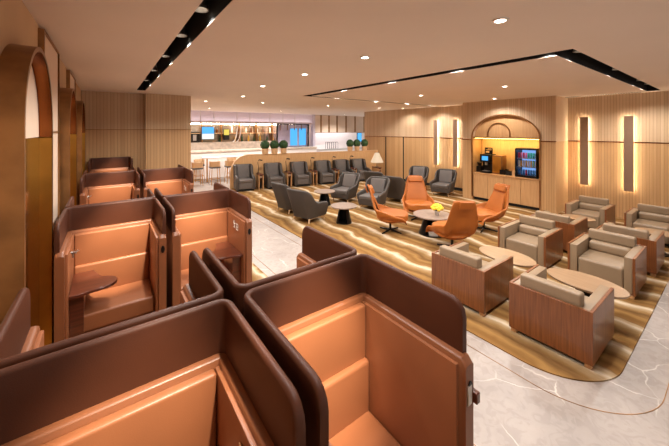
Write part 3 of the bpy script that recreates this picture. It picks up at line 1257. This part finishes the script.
# ================================================================ ORANGE SWIVEL CHAIRS
def make_orange(label):
    t = thing('swivel_chair', label, 'armchair', group='orange leather swivel chairs round the flower table')
    D, W = .72, .80

    def zt(s):
        c = abs(s - .5) * 2
        return .43 + .49 * (1 - sm(.15, .32, c)) + .15 * (1 - sm(.26, .9, c))

    def lean(s, f):
        c = abs(s - .5) * 2
        b = 1 - sm(.12, .5, c)
        return .20 * b * max(0, f - .15) ** 1.2 - .22 * (1 - min(1, f * (1 + 1.6 * b))) ** 2 + .02 * (1 - b) * f
    bm = B()
    uwall(bm, upath(D, W, .33, -.06, n=18, straight=6), .04, .26, zt, lean, rf=.16, rows=12)
    link('shell', bm, M['orange'], t)
    bm = B()
    lathe(bm, [(.01, .24), (.10, .245), (.20, .27), (.25, .33), (.24, .36), (.01, .36)], 32, sx=1.25, sy=1.35)
    link('seat_pan', bm, M['orange'], t)
    # front apron and seat cushion
    bm = B()
    pts = [(.34 * math.copysign(abs(math.cos(a)) ** .7, math.cos(a)) + .05, .34 * math.copysign(abs(math.sin(a)) ** .7, math.sin(a))) for a in [2 * PI * k / 40 for k in range(40)]]
    prism(bm, pts, .32, .45, .04)
    link('seat_cushion', bm, M['orange'], t)
    # padded back
    bm = B()
    rows = []
    for j in range(9):
        f = j / 8
        z = .43 + .50 * f
        xb = -.285 - .17 * f ** 1.2
        hw = .29 - .11 * f
        rows.append([bm.verts.new((xb + .035 * math.cos(PI / 2 * q) - .0 + .07 * (abs(q)) ** 2 * (1 - .6 * f), hw * q, z)) for q in [-1, -.8, -.5, 0, .5, .8, 1]])
    back = [[bm.verts.new(v.co + Vector((-.035, 0, 0))) for v in r] for r in rows]
    for a, b in zip(rows, rows[1:]):
        for k in range(6):
            bm.faces.new((a[k], a[k + 1], b[k + 1], b[k]))
    for a, b in zip(back, back[1:]):
        for k in range(6):
            bm.faces.new((a[k], b[k], b[k + 1], a[k + 1]))
    for k in range(6):
        bm.faces.new((rows[0][k], back[0][k], back[0][k + 1], rows[0][k + 1]))
        bm.faces.new((rows[-1][k], rows[-1][k + 1], back[-1][k + 1], back[-1][k]))
    for j in range(8):
        bm.faces.new((rows[j][0], rows[j + 1][0], back[j + 1][0], back[j][0]))
        bm.faces.new((rows[j][-1], back[j][-1], back[j + 1][-1], rows[j + 1][-1]))
    link('back_pad', bm, M['orange'], t)
    bm = B()
    tt = B()
    box(tt, -.04, .035, -.19, .19, -.075, .075, .03, 4)
    merge(bm, tt, Matrix.Translation((-.43, 0, .98)) @ Matrix.Rotation(-.35, 4, 'Y'))
    hd = link('headrest', bm, M['orange'], t)
    bm = B()
    tt = B()
    box(tt, -.012, .012, -.13, .13, -.06, .10, .008, 2)
    merge(bm, tt, Matrix.Translation((-.555, 0, .97)) @ Matrix.Rotation(-.35, 4, 'Y'))
    link('headrest_strap', bm, M['orange'], hd)
    bm = B()
    lathe(bm, [(.03, .05), (.026, .12), (.026, .25)], 16)
    lathe(bm, [(.06, .235), (.09, .25), (.09, .255)], 16)
    link('column', bm, M['black'], t)
    for k in range(4):
        bm = B()
        a = PI / 4 + k * PI / 2
        tube(bm, [(0, 0, .055), (.30 * math.cos(a), .30 * math.sin(a), .028)], [.024, .014], 8)
        link('base_blade', bm, M['black'], t)
    return t


o1 = make_orange('orange swivel chair at the left of the flower table, seen from its side')
o1.location, o1.rotation_euler = (5.26, 4.90, 0), (0, 0, deg(-38))
GO = 'orange leather swivel chairs round the flower table'
dup(o1, (6.60, 5.16, 0), deg(-132), 'orange swivel chair facing the camera behind the flower table')
dup(o1, (5.46, 3.45, 0), deg(58), 'orange swivel chair with its back to the camera in front of the flower table')
dup(o1, (7.08, 3.66, 0), deg(152), 'orange swivel chair at the right of the flower table before the coffee niche')

# ================================================================ BENCH PARTITION, WING CHAIRS, SIDE TABLES
PA, PB = Vector((3.95, 12.31, 0)), Vector((10.88, 11.01, 0))
pd = (PB - PA).normalized()
pang = math.atan2(pd.y, pd.x)
L = (PB - PA).length
PH = 1.33
bm = B()
prof = [(0, 0)]
R = .75
for k in range(15):
    a = PI - PI / 2 * k / 14
    prof.append((R + R * math.cos(a), PH - R + R * math.sin(a)))
prof += [(L, PH), (L, 0)]
fr = [bm.verts.new((x, -.06, z)) for x, z in prof]
bk = [bm.verts.new((x, .06, z)) for x, z in prof]
bm.faces.new(fr); bm.faces.new(bk[::-1])
for k in range(len(prof)):
    j = (k + 1) % len(prof)
    bm.faces.new((fr[k], fr[j], bk[j], bk[k]))
t = thing('bench_partition', 'long low timber partition with rounded left end behind the grey wing chairs', 'partition', tuple(PA), pang)
link('timber_screen', bm, M['panel'], t)
bm = B()
pr = prof[:-1]
ring = []
for (x, z) in pr[1:]:
    ring.append([bm.verts.new(q) for q in ((x, -.075, z), (x, .075, z), (x, .075, z + .018), (x, -.075, z + .018))])
for a, b in zip(ring, ring[1:]):
    for k in range(4):
        bm.faces.new((a[k], a[(k + 1) % 4], b[(k + 1) % 4], b[k]))
bm.faces.new(ring[0]); bm.faces.new(ring[-1][::-1])
link('capping', bm, M['oak'], t)


def make_wing(label):
    t = thing('wing_chair', label, 'armchair', group='grey wing chairs along the partition')
    D, W = .76, .72

    def zt(s):
        c = abs(s - .5) * 2
        return .60 + .38 * (1 - sm(.50, .66, c)) - .05 * sm(.8, 1, c)

    def lean(s, f):
        c = abs(s - .5) * 2
        return .10 * (1 - sm(.2, .4, c)) * f
    bm = B()
    uwall(bm, upath(D, W, .09, 0, n=6, straight=14), .10, .08, zt, lean, rf=.05, rows=5)
    link('shell', bm, M['greydark'], t)
    bm = B()
    box(bm, -D / 2 + .10, D / 2 - .02, -W / 2 + .105, W / 2 - .105, .10, .34, .02, 3)
    link('seat_base', bm, M['grey'], t)
    bm = B()
    box(bm, -D / 2 + .12, D / 2, -W / 2 + .105, W / 2 - .105, .335, .46, .04, 5)
    link('seat_cushion', bm, M['grey'], t)
    bm = B()
    tt = B()
    box(tt, -.05, .05, -W / 2 + .115, W / 2 - .115, 0, .54, .035, 4)
    merge(bm, tt, Matrix.Translation((-D / 2 + .17, 0, .44)) @ Matrix.Rotation(-.17, 4, 'Y'))
    link('back_cushion', bm, M['grey'], t)
    bm = B()
    box(bm, -D / 2 + .05, D / 2 - .05, -W / 2 + .05, W / 2 - .05, .013, .09)
    link('plinth', bm, M['matblack'], t)
    return t


ORD = ['leftmost', 'second from left', 'third from left', 'fourth from left', 'fifth from left', 'rightmost']
WX = [(4.31, 11.70), (5.48, 11.48), (6.59, 11.27), (7.69, 11.07), (8.62, 10.89), (9.50, 10.73)]
w0 = None
for (x, y), od in zip(WX, ORD):
    lab = 'grey wing chair along the timber partition, %s of the six' % od
    a = pang - PI / 2
    if w0 is None:
        w0 = make_wing(lab)
        w0.location, w0.rotation_euler = (x, y, 0), (0, 0, a)
    else:
        dup(w0, (x, y, 0), a, lab)


def make_side_table(label):
    t = thing('side_table', label, 'side table', group='slim side tables between the wing chairs')
    bm = B()
    box(bm, -.26, .26, -.098, .098, .58, .62, .004, 1)
    link('table_top', bm, M['deskwood'], t)
    for s in (1, -1):
        bm = B()
        box(bm, -.25, .25, s * .08 - .015, s * .08 + .015, .013, .58)
        link('side_panel', bm, M['oakedge'], t)
    bm = B()
    box(bm, -.25, .22, -.064, .064, .44, .58)
    link('drawer_box', bm, M['deskwood'], t)
    bm = B()
    box(bm, .221, .226, -.05, .05, .48, .54)
    link('number_plate', bm, M['steel'], t)
    bm = B()
    box(bm, -.25, .05, -.064, .064, .05, .44)
    link('back_box', bm, M['matblack'], t)
    return t


def make_lamp(label):
    t = thing('reading_lamp', label, 'lamp', group='bent black reading lamps on the side tables')
    bm = B()
    lathe(bm, [(.01, 0), (.055, 0), (.055, .012), (.01, .015)], 18)
    link('base', bm, M['black'], t)
    bm = B()
    tube(bm, [(0, 0, .01), (0, 0, .25), (-.02, .01, .42), (.0, .02, .50), (.06, .02, .52)], .012, 8)
    link('stem', bm, M['black'], t)
    bm = B()
    tube(bm, [(.04, .02, .53), (.17, .02, .50)], [.022, .028], 10)
    link('head', bm, M['black'], t)
    return t


s0 = l0 = None
TX = [(4.90, 11.55), (6.04, 11.34), (7.14, 11.13), (8.16, 10.94), (9.06, 10.77)]
for k, (x, y) in enumerate(TX):
    a = pang - PI / 2
    x, y = x - .02, y - .02
    lab = 'slim dark side table between the %s and %s wing chairs' % (['first', 'second', 'third', 'fourth', 'fifth'][k], ['second', 'third', 'fourth', 'fifth', 'last'][k])
    lab2 = 'black bent reading lamp between the %s and %s wing chairs' % (['first', 'second', 'third', 'fourth', 'fifth'][k], ['second', 'third', 'fourth', 'fifth', 'last'][k])
    lx, ly = x + .12 * math.sin(-a) * 0 - .0, y + .15
    if s0 is None:
        s0 = make_side_table(lab)
        s0.location, s0.rotation_euler = (x, y, 0), (0, 0, a)
        l0 = make_lamp(lab2)
        l0.location, l0.rotation_euler = (lx, ly, .62), (0, 0, 0)
    else:
        sd = dup(s0, (x, y, 0), a, lab)
        if k == 4:
            sd.scale = (1, .8, 1)
        dup(l0, (lx, ly, .62), 0, lab2)
# corner table with a lit cone lamp
s9 = dup(s0, (10.15, 10.30, 0), pang - PI / 2, 'slim side table in the far corner carrying the lit cone lamp')
t = thing('table_lamp', 'table lamp with lit white cone shade in the far corner', 'lamp', (10.15, 10.30, .62))
bm = B()
lathe(bm, [(.01, 0), (.08, 0), (.08, .015), (.015, .02), (.015, .25)], 18)
link('base', bm, M['black'], t)
bm = B()
lathe(bm, [(.30, .22), (.10, .66), (.095, .66), (.295, .22)], 28)
link('lamp_shade', bm, M['shade'], t)
light('table_lamp_glow', 'POINT', (10.15, 10.30, 1.02), 12, size=.08)

# topiaries on the partition
def make_topiary(label):
    t = thing('topiary_ball', label, 'potted plant', group='round topiaries in pots on the partition')
    bm = B()
    lathe(bm, [(.01, 0), (.125, 0), (.14, .22), (.12, .22), (.12, .2), (.01, .2)], 20)
    link('pot', bm, M['oak'], t)
    bm = B()
    bmesh.ops.create_icosphere(bm, subdivisions=4, radius=.19)
    for v in bm.verts:
        n = v.co.normalized()
        v.co = n * (.19 + random.uniform(-.012, .014))
        v.co.z += .37
    link('foliage', bm, M['leaf'], t)
    return t


tp = None
for k, u in enumerate((265, 274.5, 283.5, 350, 357, 364.5)):
    S, C = math.sin(TH), math.cos(TH)
    lo, hi = 0.0, L
    for _ in range(30):
        m = (lo + hi) / 2
        q = PA + pd * m
        uu = 334.5 + FPX * (q.x * C - q.y * S) / (q.x * S + q.y * C)
        if uu < u:
            lo = m
        else:
            hi = m
    q = PA + pd * lo
    lab = 'round green topiary ball on the partition, %s of the %s trio' % (['left', 'middle', 'right'][k % 3], ['left', 'right'][k // 3])
    if tp is None:
        tp = make_topiary(lab)
        tp.location = (q.x, q.y, PH + .019)
    else:
        c = dup(tp, (q.x, q.y, PH + .019), 0, lab)
        if k > 2:
            c.scale = (.93, .93, .97)

# ================================================================ WALL LIGHTS
def wall_light(y, z0, z1, w, label):
    t = thing('wall_light', label, 'wall light', (XR, y, 0))
    bm = B()
    box(bm, -.075, -.05, -w / 2, w / 2, z0, z1, .004, 1)
    link('front_bar', bm, M['sconce'], t)
    bm = B()
    box(bm, -.05, 0, -w / 2 + .075, w / 2 - .075, z0 + .02, z1 - .02)
    link('mounting_box', bm, M['stone'], t)
    for s in (1, -1):
        bm = B()
        a, b = sorted((s * (w / 2 - .074), s * (w / 2 - .05)))
        box(bm, -.048, -.004, a, b, z0 + .02, z1 - .02)
        link('light_strip', bm, M['strip'], t)
    return t


wall_light(2.72, .80, 2.72, .19, 'tall back lit wall bar right of the coffee niche, the nearer left one')
wall_light(1.80, .76, 2.72, .19, 'tall back lit wall bar at the far right of the ribbed wall')
wall_light(7.60, .92, 2.76, .19, 'tall back lit wall bar on the far wall, left one beyond the niche')
wall_light(6.72, .92, 2.76, .19, 'tall back lit wall bar on the far wall beside the niche bay')

# ================================================================ COFFEE COUNTER
t = thing('coffee_counter', 'timber cupboard counter inside the arched coffee niche', 'counter', (XN, cy, 0))
hw = (NY1 - NY0) / 2
bm = B()
box(bm, .04, .60, -hw + .01, hw - .01, .1, .885)
link('carcass', bm, M['panel'], t)
for k in range(4):
    bm = B()
    a = -hw + .012 + k * (2 * hw - .024) / 4
    box(bm, .018, .039, a + .004, a + (2 * hw - .024) / 4 - .004, .11, .875, .002, 1)
    link('door', bm, M['slat_lo_x'] if False else M['panel'], t)
bm = B()
box(bm, .0, .61, -hw + .005, hw - .005, .885, .92, .003, 1)
link('worktop', bm, M['oakedge'], t)
bm = B()
box(bm, .06, .58, -hw + .02, hw - .02, .013, .1)
link('plinth', bm, M['matblack'], t)
CZ = .921
def Y(u):
    """position along the niche of a thing on the counter, from its column in the photo"""
    S, C = math.sin(TH), math.cos(TH)
    tt = (u - 334.5) / FPX
    X = XN + .3
    return (X * C - tt * X * S) / (tt * C + S)


# coffee machine
ym = Y(487.5)
t = thing('coffee_machine', 'black bean to cup coffee machine with lit front on the niche counter', 'coffee machine', (XN + .33, ym, CZ))
bm = B()
box(bm, -.2, .2, -.17, .17, .0, .06, .01)
box(bm, -.02, .2, -.17, .17, .06, .62, .012)
box(bm, -.2, .0, -.17, .17, .36, .62, .012)
link('body', bm, M['black'], t)
bm = B()
box(bm, -.207, -.2, -.10, .10, .42, .56)
link('screen', bm, M['glasslit'], t)
bm = B()
box(bm, -.13, -.07, -.04, .04, .26, .36, .008)
link('spout', bm, M['steel'], t)
bm = B()
box(bm, -.18, -.03, -.10, .10, .061, .075)
link('drip_tray', bm, M['steel'], t)
t = thing('milk_cabinet', 'tall bronze toned milk cabinet beside the black coffee machine', 'cabinet', (XN + .36, ym - .36, CZ))
bm = B()
box(bm, -.18, .16, -.15, .15, 0, .60, .01)
link('body', bm, M['bronze'], t)
bm = B()
box(bm, -.188, -.181, -.13, .13, .05, .56, .003)
link('door', bm, M['gold'], t)
t = thing('coffee_grinder', 'small black coffee grinder left of the coffee machine', 'grinder', (XN + .35, ym + .29, CZ))
bm = B()
box(bm, -.11, .11, -.10, .10, 0, .20, .012)
link('body', bm, M['black'], t)
bm = B()
lathe(bm, [(.05, .20), (.08, .31), (.085, .31), (.085, .32), (.01, .325)], 20)
link('hopper', bm, M['black'], t)
t = thing('countertop_sign', 'small framed dark sign on top of the coffee machine', 'sign', (XN + .38, ym, CZ + .62))
bm = B()
box(bm, -.012, .012, -.13, .13, 0, .22, .004)
link('frame', bm, M['black'], t)
bm = B()
box(bm, -.016, -.013, -.03, .09, .04, .10)
box(bm, -.016, -.013, -.10, .09, .13, .15)
box(bm, -.016, -.013, -.10, .02, .165, .185)
link('printed_lines', bm, M['oak'], t)
for k, (u, w_, h_, nm, lb, mm) in enumerate(((504.2, .17, .16, 'cup_tray', 'black cup tray right of the coffee machine', 'black'),
                                             (510.4, .15, .12, 'cup_tray', 'low black tray beside the drinks fridge', 'matblack'),
                                             (515.5, .10, .16, 'napkin_box', 'small light timber napkin box beside the drinks fridge', 'oak'))):
    t = thing(nm, lb, 'tray' if 'tray' in nm else 'box', (XN + .30, Y(u), CZ))
    bm = B()
    box(bm, -.13, .13, -w_ / 2, w_ / 2, 0, .02, .003, 1)
    for (a, b, c, d) in ((-.13, -.12, -w_ / 2, w_ / 2), (.12, .13, -w_ / 2, w_ / 2), (-.12, .12, -w_ / 2, -w_ / 2 + .01), (-.12, .12, w_ / 2 - .01, w_ / 2)):
        box(bm, a, b, c, d, .02, h_)
    link('box_body', bm, M[mm], t)
    bm = B()
    box(bm, -.1, .1, -w_ / 2 + .02, w_ / 2 - .02, .021, h_ * .8)
    link('contents', bm, M['paper'] if mm == 'oak' else M['matblack'], t)
# fridge
yf = Y(528.5)
FW = .60
t = thing('drinks_fridge', 'glass fronted countertop fridge full of drink cans', 'fridge', (XN + .33, yf, CZ))
bm = B()
box(bm, -.2, .24, -FW / 2, -FW / 2 + .03, 0, .88)
box(bm, -.2, .24, FW / 2 - .03, FW / 2, 0, .88)
box(bm, -.2, .24, -FW / 2 + .03, FW / 2 - .03, 0, .06)
box(bm, -.2, .24, -FW / 2 + .03, FW / 2 - .03, .84, .88)
box(bm, .20, .24, -FW / 2 + .03, FW / 2 - .03, .06, .84)
link('cabinet', bm, M['black'], t, smooth=False)
for z in (.30, .56):
    bm = B()
    box(bm, -.17, .2, -FW / 2 + .03, FW / 2 - .03, z, z + .012)
    link('shelf', bm, M['steel'], t)
bm = B()
box(bm, .19, .199, -FW / 2 + .04, FW / 2 - .04, .07, .83)
link('lit_back', bm, emis('fridge_glow', (120, 160, 220), .7), t)
bm = B()
box(bm, -.228, -.222, -FW / 2 + .03, FW / 2 - .03, .04, .84)
dr = link('door', bm, M['glass'], t)
bm = B()
for (a, b, c, d) in ((-FW / 2, -FW / 2 + .03, 0.02, .86), (FW / 2 - .03, FW / 2, .02, .86), (-FW / 2 + .03, FW / 2 - .03, .02, .05), (-FW / 2 + .03, FW / 2 - .03, .83, .86)):
    box(bm, -.235, -.205, a, b, c, d)
link('door_frame', bm, M['black'], dr, smooth=False)
canc = [(214, 40, 70), (240, 120, 150), (60, 190, 150), (40, 120, 200), (240, 180, 60), (200, 60, 40), (120, 170, 70), (230, 220, 200)]
cm = [mat('can_paint_%d' % i, c, .3, .3, var=.15) for i, c in enumerate(canc)]
rowsel = [(.0725 - .012, [3, 3, 3, 0, 3, 3, 3, 3], 'bottom'), (.313, [7, 4, 7, 4, 7, 4, 6, 4], 'middle'), (.573, [0, 1, 0, 1, 2, 2, 2, 6], 'top')]
names = {0: 'red', 1: 'pink', 2: 'green', 3: 'blue', 4: 'amber', 6: 'leaf green', 7: 'pale'}
for z, sel, rn in rowsel:
    for k, ci in enumerate(sel):
        y = yf + FW / 2 - .065 - k * (FW - .13) / 7
        bm = B()
        hgt = .17 if rn != 'middle' else .20
        lathe(bm, [(.018, 0), (.027, .01), (.027, hgt - .025), (.018, hgt - .004), (.018, hgt)], 14)
        c = link('drink_can', bm, cm[ci], None, loc=(XN + .33 - .10, y, CZ + z))
        nth = ['first', 'second', 'third', 'fourth', 'fifth', 'sixth', 'seventh', 'eighth'][k]
        props(c, '%s drink can on the %s shelf of the fridge, %s from left' % (names[ci], rn, nth), 'can', 'drink cans in the countertop fridge')
light('fridge_glow', 'AREA', (XN + .33 - .05, yf, CZ + .82), 1.2, (.75, .85, 1), shape=(.2, .45))

# ================================================================ BAR BACKGROUND
t = thing('bar_counter', 'long pale back bar counter with white front beyond the partition', 'bar counter', (1.95, 15.4, 0))
bm = B()
box(bm, 0, 8.2, .05, .6, .013, 1.28)
link('front', bm, M['white'], t)
bm = B()
box(bm, -.02, 8.22, 0, .62, 1.28, 1.35)
link('worktop', bm, M['stone'], t)
t = thing('back_bar', 'mirrored back bar unit with shelves of bottles below the lavender bulkhead', 'bar shelving', (1.95, 16.9, 0))
bm = B()
box(bm, 0, 8.2, 0, .3, .013, 1.7)
link('cabinet', bm, M['stone'], t)
bm = B()
box(bm, 0, 8.2, .28, .3, 1.7, 2.72)
link('mirror', bm, M['mirror'] if False else mat('bar_mirror', (176, 160, 140), .2, .7, var=.25, nscale=3), t)
for k in range(9):
    bm = B()
    box(bm, k * 1.0, k * 1.0 + .05, 0, .28, 1.7, 2.72)
    link('upright', bm, M['bronze'], t)
bm = B()
box(bm, 0, 8.2, 0, .28, 2.16, 2.19)
link('shelf', bm, M['oak'], t)
bm = B()
box(bm, 0, 8.2, .26, .275, 2.66, 2.70)
link('light_strip', bm, M['strip'], t)
light('bar_glow', 'AREA', (6, 16.75, 2.68), 60, (1, .85, .7), shape=(7.6, .2))
# screens
def screen(u0, v0, u1, v1, Yp, label, mk, mk2=None, name='wall_screen'):
    xa, za = at_y(u0, v0, Yp)
    xb, zb_ = at_y(u1, v1, Yp)
    z0, z1 = min(za, zb_), max(za, zb_)
    t = thing(name, label, 'screen', ((xa + xb) / 2, Yp, z0))
    w, h = (xb - xa) / 2, z1 - z0
    bm = B()
    box(bm, -w - .02, w + .02, 0, .05, -.02, h + .02)
    link('housing', bm, M['black'], t)
    bm = B()
    box(bm, -w, w, -.006, -.001, h * .45 if mk2 else 0, h)
    link('display', bm, M[mk], t)
    if mk2:
        bm = B()
        box(bm, -w, w, -.006, -.001, 0, h * .44)
        link('lower_display', bm, M[mk2], t)


screen(202, 127, 214, 139, 16.85, 'wall screen showing a blue picture above a white band at the bar', 'glasslit', 'screenw')
screen(224, 129.5, 229, 139.5, 16.85, 'small lit yellow poster screen in the middle of the back bar', 'screeny', 'matblack')
screen(357.5, 133, 361.5, 141.5, 15.7, 'small blue screen at the right end of the kitchen pass', 'glasslit')
t = thing('bar_machine', 'dark bar machine at the left end of the back bar', 'machine', (3.62, 16.91, 1.701))
bm = B()
box(bm, -.25, .25, 0, .25, 0, .55, .02)
link('body', bm, M['black'], t)
bm = B()
box(bm, -.08, .08, -.01, -.001, .1, .4)
link('chrome_front', bm, M['steel'], t)
# glazed opening with blue light
xa, za = at_y(277, 148, 16.2)
xb, zb_ = at_y(309, 124, 16.2)
t = thing('serving_hatch', 'large dark framed glazed hatch glowing blue at the end of the bar', 'serving hatch', (xa, 16.2, za))
w, h = xb - xa, zb_ - za
bm = B()
for (a, b, c, d) in ((0, .06, 0, h), (w - .06, w, 0, h), (.06, w - .06, 0, .05), (.06, w - .06, h - .05, h)):
    box(bm, a, b, 0, .08, c, d)
link('frame', bm, M['black'], t)
bm = B()
box(bm, .06, w - .06, .10, .12, .05, h - .05)
link('pane', bm, mat('hatch_glass', (188, 180, 205), .25, .2, var=.15, nscale=2), t)
for (a, b) in ((.42, .64), (.70, .92)):
    bm = B()
    box(bm, w * a, w * b, .09, .098, .08 * h, .80 * h)
    link('blue_screen', bm, M['glasslit'], t)
for k in range(4):
    bm = B()
    box(bm, w * (.1 + .22 * k), w * (.1 + .22 * k) + .05, .085, .0885, h * .72, h - .05)
    link('hanging_slat', bm, M['bronze'], t)
# white curved wall sculpture, bottles
bott = [mat('bottle_glass_%d' % i, c, .15, .1, var=.1) for i, c in enumerate(((90, 50, 25), (40, 70, 40), (210, 200, 190), (190, 150, 60)))]
bn = ['amber', 'green', 'clear', 'gold']
cnt = 0
for u in (217, 220, 232, 235, 238, 242, 246, 248.5, 251, 254, 257, 260, 263, 267, 270, 273):
    x, _ = at_y(u, 137, 17.0)
    ci = cnt % 4
    bm = B()
    h_ = .30 + .05 * (cnt % 3)
    lathe(bm, [(.01, 0), (.05, 0), (.052, h_ * .6), (.02, h_ * .78), (.018, h_), (.01, h_)], 12)
    b = link('bottle', bm, bott[ci], None, loc=(x, 17.0, 1.701 if cnt % 2 else 2.191))
    place = 'lower' if cnt % 2 else 'upper'
    props(b, '%s bottle on the %s ledge of the back bar, %s %s one from left' % (bn[ci], place, ORDN[cnt // 4], bn[ci]), 'bottle', '%s bottles on the %s back bar ledge' % (bn[ci], place))
    cnt += 1
for k, u in enumerate((233, 236.5)):
    x, _ = at_y(u, 137, 16.7)
    bm = B()
    pts = [(x - 0, 16.7, 1.701)] + [(x + .25 * math.sin(a), 16.7, 1.71 + 1.0 * (1 - math.cos(a))) for a in [PI / 2 * j / 10 for j in range(1, 11)]]
    tube(bm, pts, [.03] * len(pts), 8)
    c = link('curved_fin', bm, M['white'], None)
    props(c, 'curved white upright fin at the back bar, %s of two' % ['left', 'right'][k], 'ornament', 'curved white fins at the back bar')
# hanging rods from the ceiling in front of the bulkhead
for k, u in enumerate((200.5, 214, 237, 250, 270, 283, 295)):
    x, z = at_y(u, 107, 15.6)
    bm = B()
    tube(bm, [(0, 0, 0), (0, 0, -.85)], .014, 8)
    c = link('hanging_rod', bm, M['steel'], None, loc=(x, 15.6, CEIL))
    props(c, 'thin metal rod hanging before the lavender bulkhead, %s of seven from left' % ORDN[k], 'rod', 'thin hanging rods before the bulkhead')

# high tables and stools
def high_table(x, y, l, label):
    t = thing('high_table', label, 'table', (x, y, 0))
    bm = B()
    box(bm, -l / 2, l / 2, -.3, .3, 1.08, 1.13, .01)
    link('table_top', bm, M['white'], t)
    for s in (1, -1):
        bm = B()
        tube(bm, [(s * (l / 2 - .2), 0, .013), (s * (l / 2 - .2), 0, 1.08)], .03, 8)
        link('leg', bm, M['gold'], t)


high_table(4.35, 14.4, 1.9, 'white high table with brass legs before the bar, left of the partition')


def make_stool(label):
    t = thing('bar_stool', label, 'stool', group='bar stools with brass frames at the high table')
    bm = B()
    box(bm, -.21, .21, -.2, .2, .70, .77, .025, 3)
    link('seat', bm, M['grey'], t)
    bm = B()
    uwall(bm, upath(.40, .42, .12, -.12), .03, .77, 1.0, rows=2)
    link('backrest', bm, M['oak'], t)
    for sx in (1, -1):
        for sy in (1, -1):
            bm = B()
            tube(bm, [(sx * .16, sy * .15, .70), (sx * .20, sy * .19, .0)], .013, 8)
            link('leg', bm, M['gold'], t)
    bm = B()
    for sy in (1, -1):
        tube(bm, [(.185, sy * .175, .25), (-.185, sy * .175, .25)], .01, 6)
        tube(bm, [(sy * .185, .175, .25), (sy * .185, -.175, .25)], .01, 6)
    link('footrest', bm, M['gold'], t)
    return t


st = make_stool('bar stool at the high table nearest the timber column corner')
st.location, st.rotation_euler = (3.05, 13.8, 0), (0, 0, deg(90))
dup(st, (3.75, 13.75, 0), deg(90), 'bar stool second from the timber column at the white high table')
dup(st, (4.40, 13.7, 0), deg(90), 'bar stool at the high table just left of the partition end')
dup(st, (3.4, 15.0, 0), deg(-90), 'bar stool on the far side of the high table, left one')
dup(st, (4.9, 15.0, 0), deg(-90), 'bar stool on the far side of the high table, right one')

# kitchen pass items
t = thing('pass_counter', 'white kitchen pass counter beyond the right half of the partition', 'counter', (10.4, 15.6, 0))
bm = B()
box(bm, 0, 5, 0, .6, .013, 1.1)
link('cabinet', bm, M['white'], t)
bm = B()
box(bm, -.0, 5, -.02, .62, 1.1, 1.15)
link('worktop', bm, M['steel'], t)
light('kitchen_glow', 'AREA', (12.4, 16.6, 3.1), 50, (.95, .93, 1), shape=(3.5, .6))
t = thing('plate_rack', 'dark wire rack standing on the kitchen pass counter', 'rack', (11.2, 15.75, 1.151))
for k in range(6):
    bm = B()
    tube(bm, [(k * .16, 0, 0), (k * .16, 0, .42), (k * .16, .25, .42), (k * .16, .25, 0)], .012, 6)
    link('hoop', bm, M['black'], t)
bm = B()
tube(bm, [(0, 0, .42), (.8, 0, .42)], .012, 6)
link('rail', bm, M['black'], t)
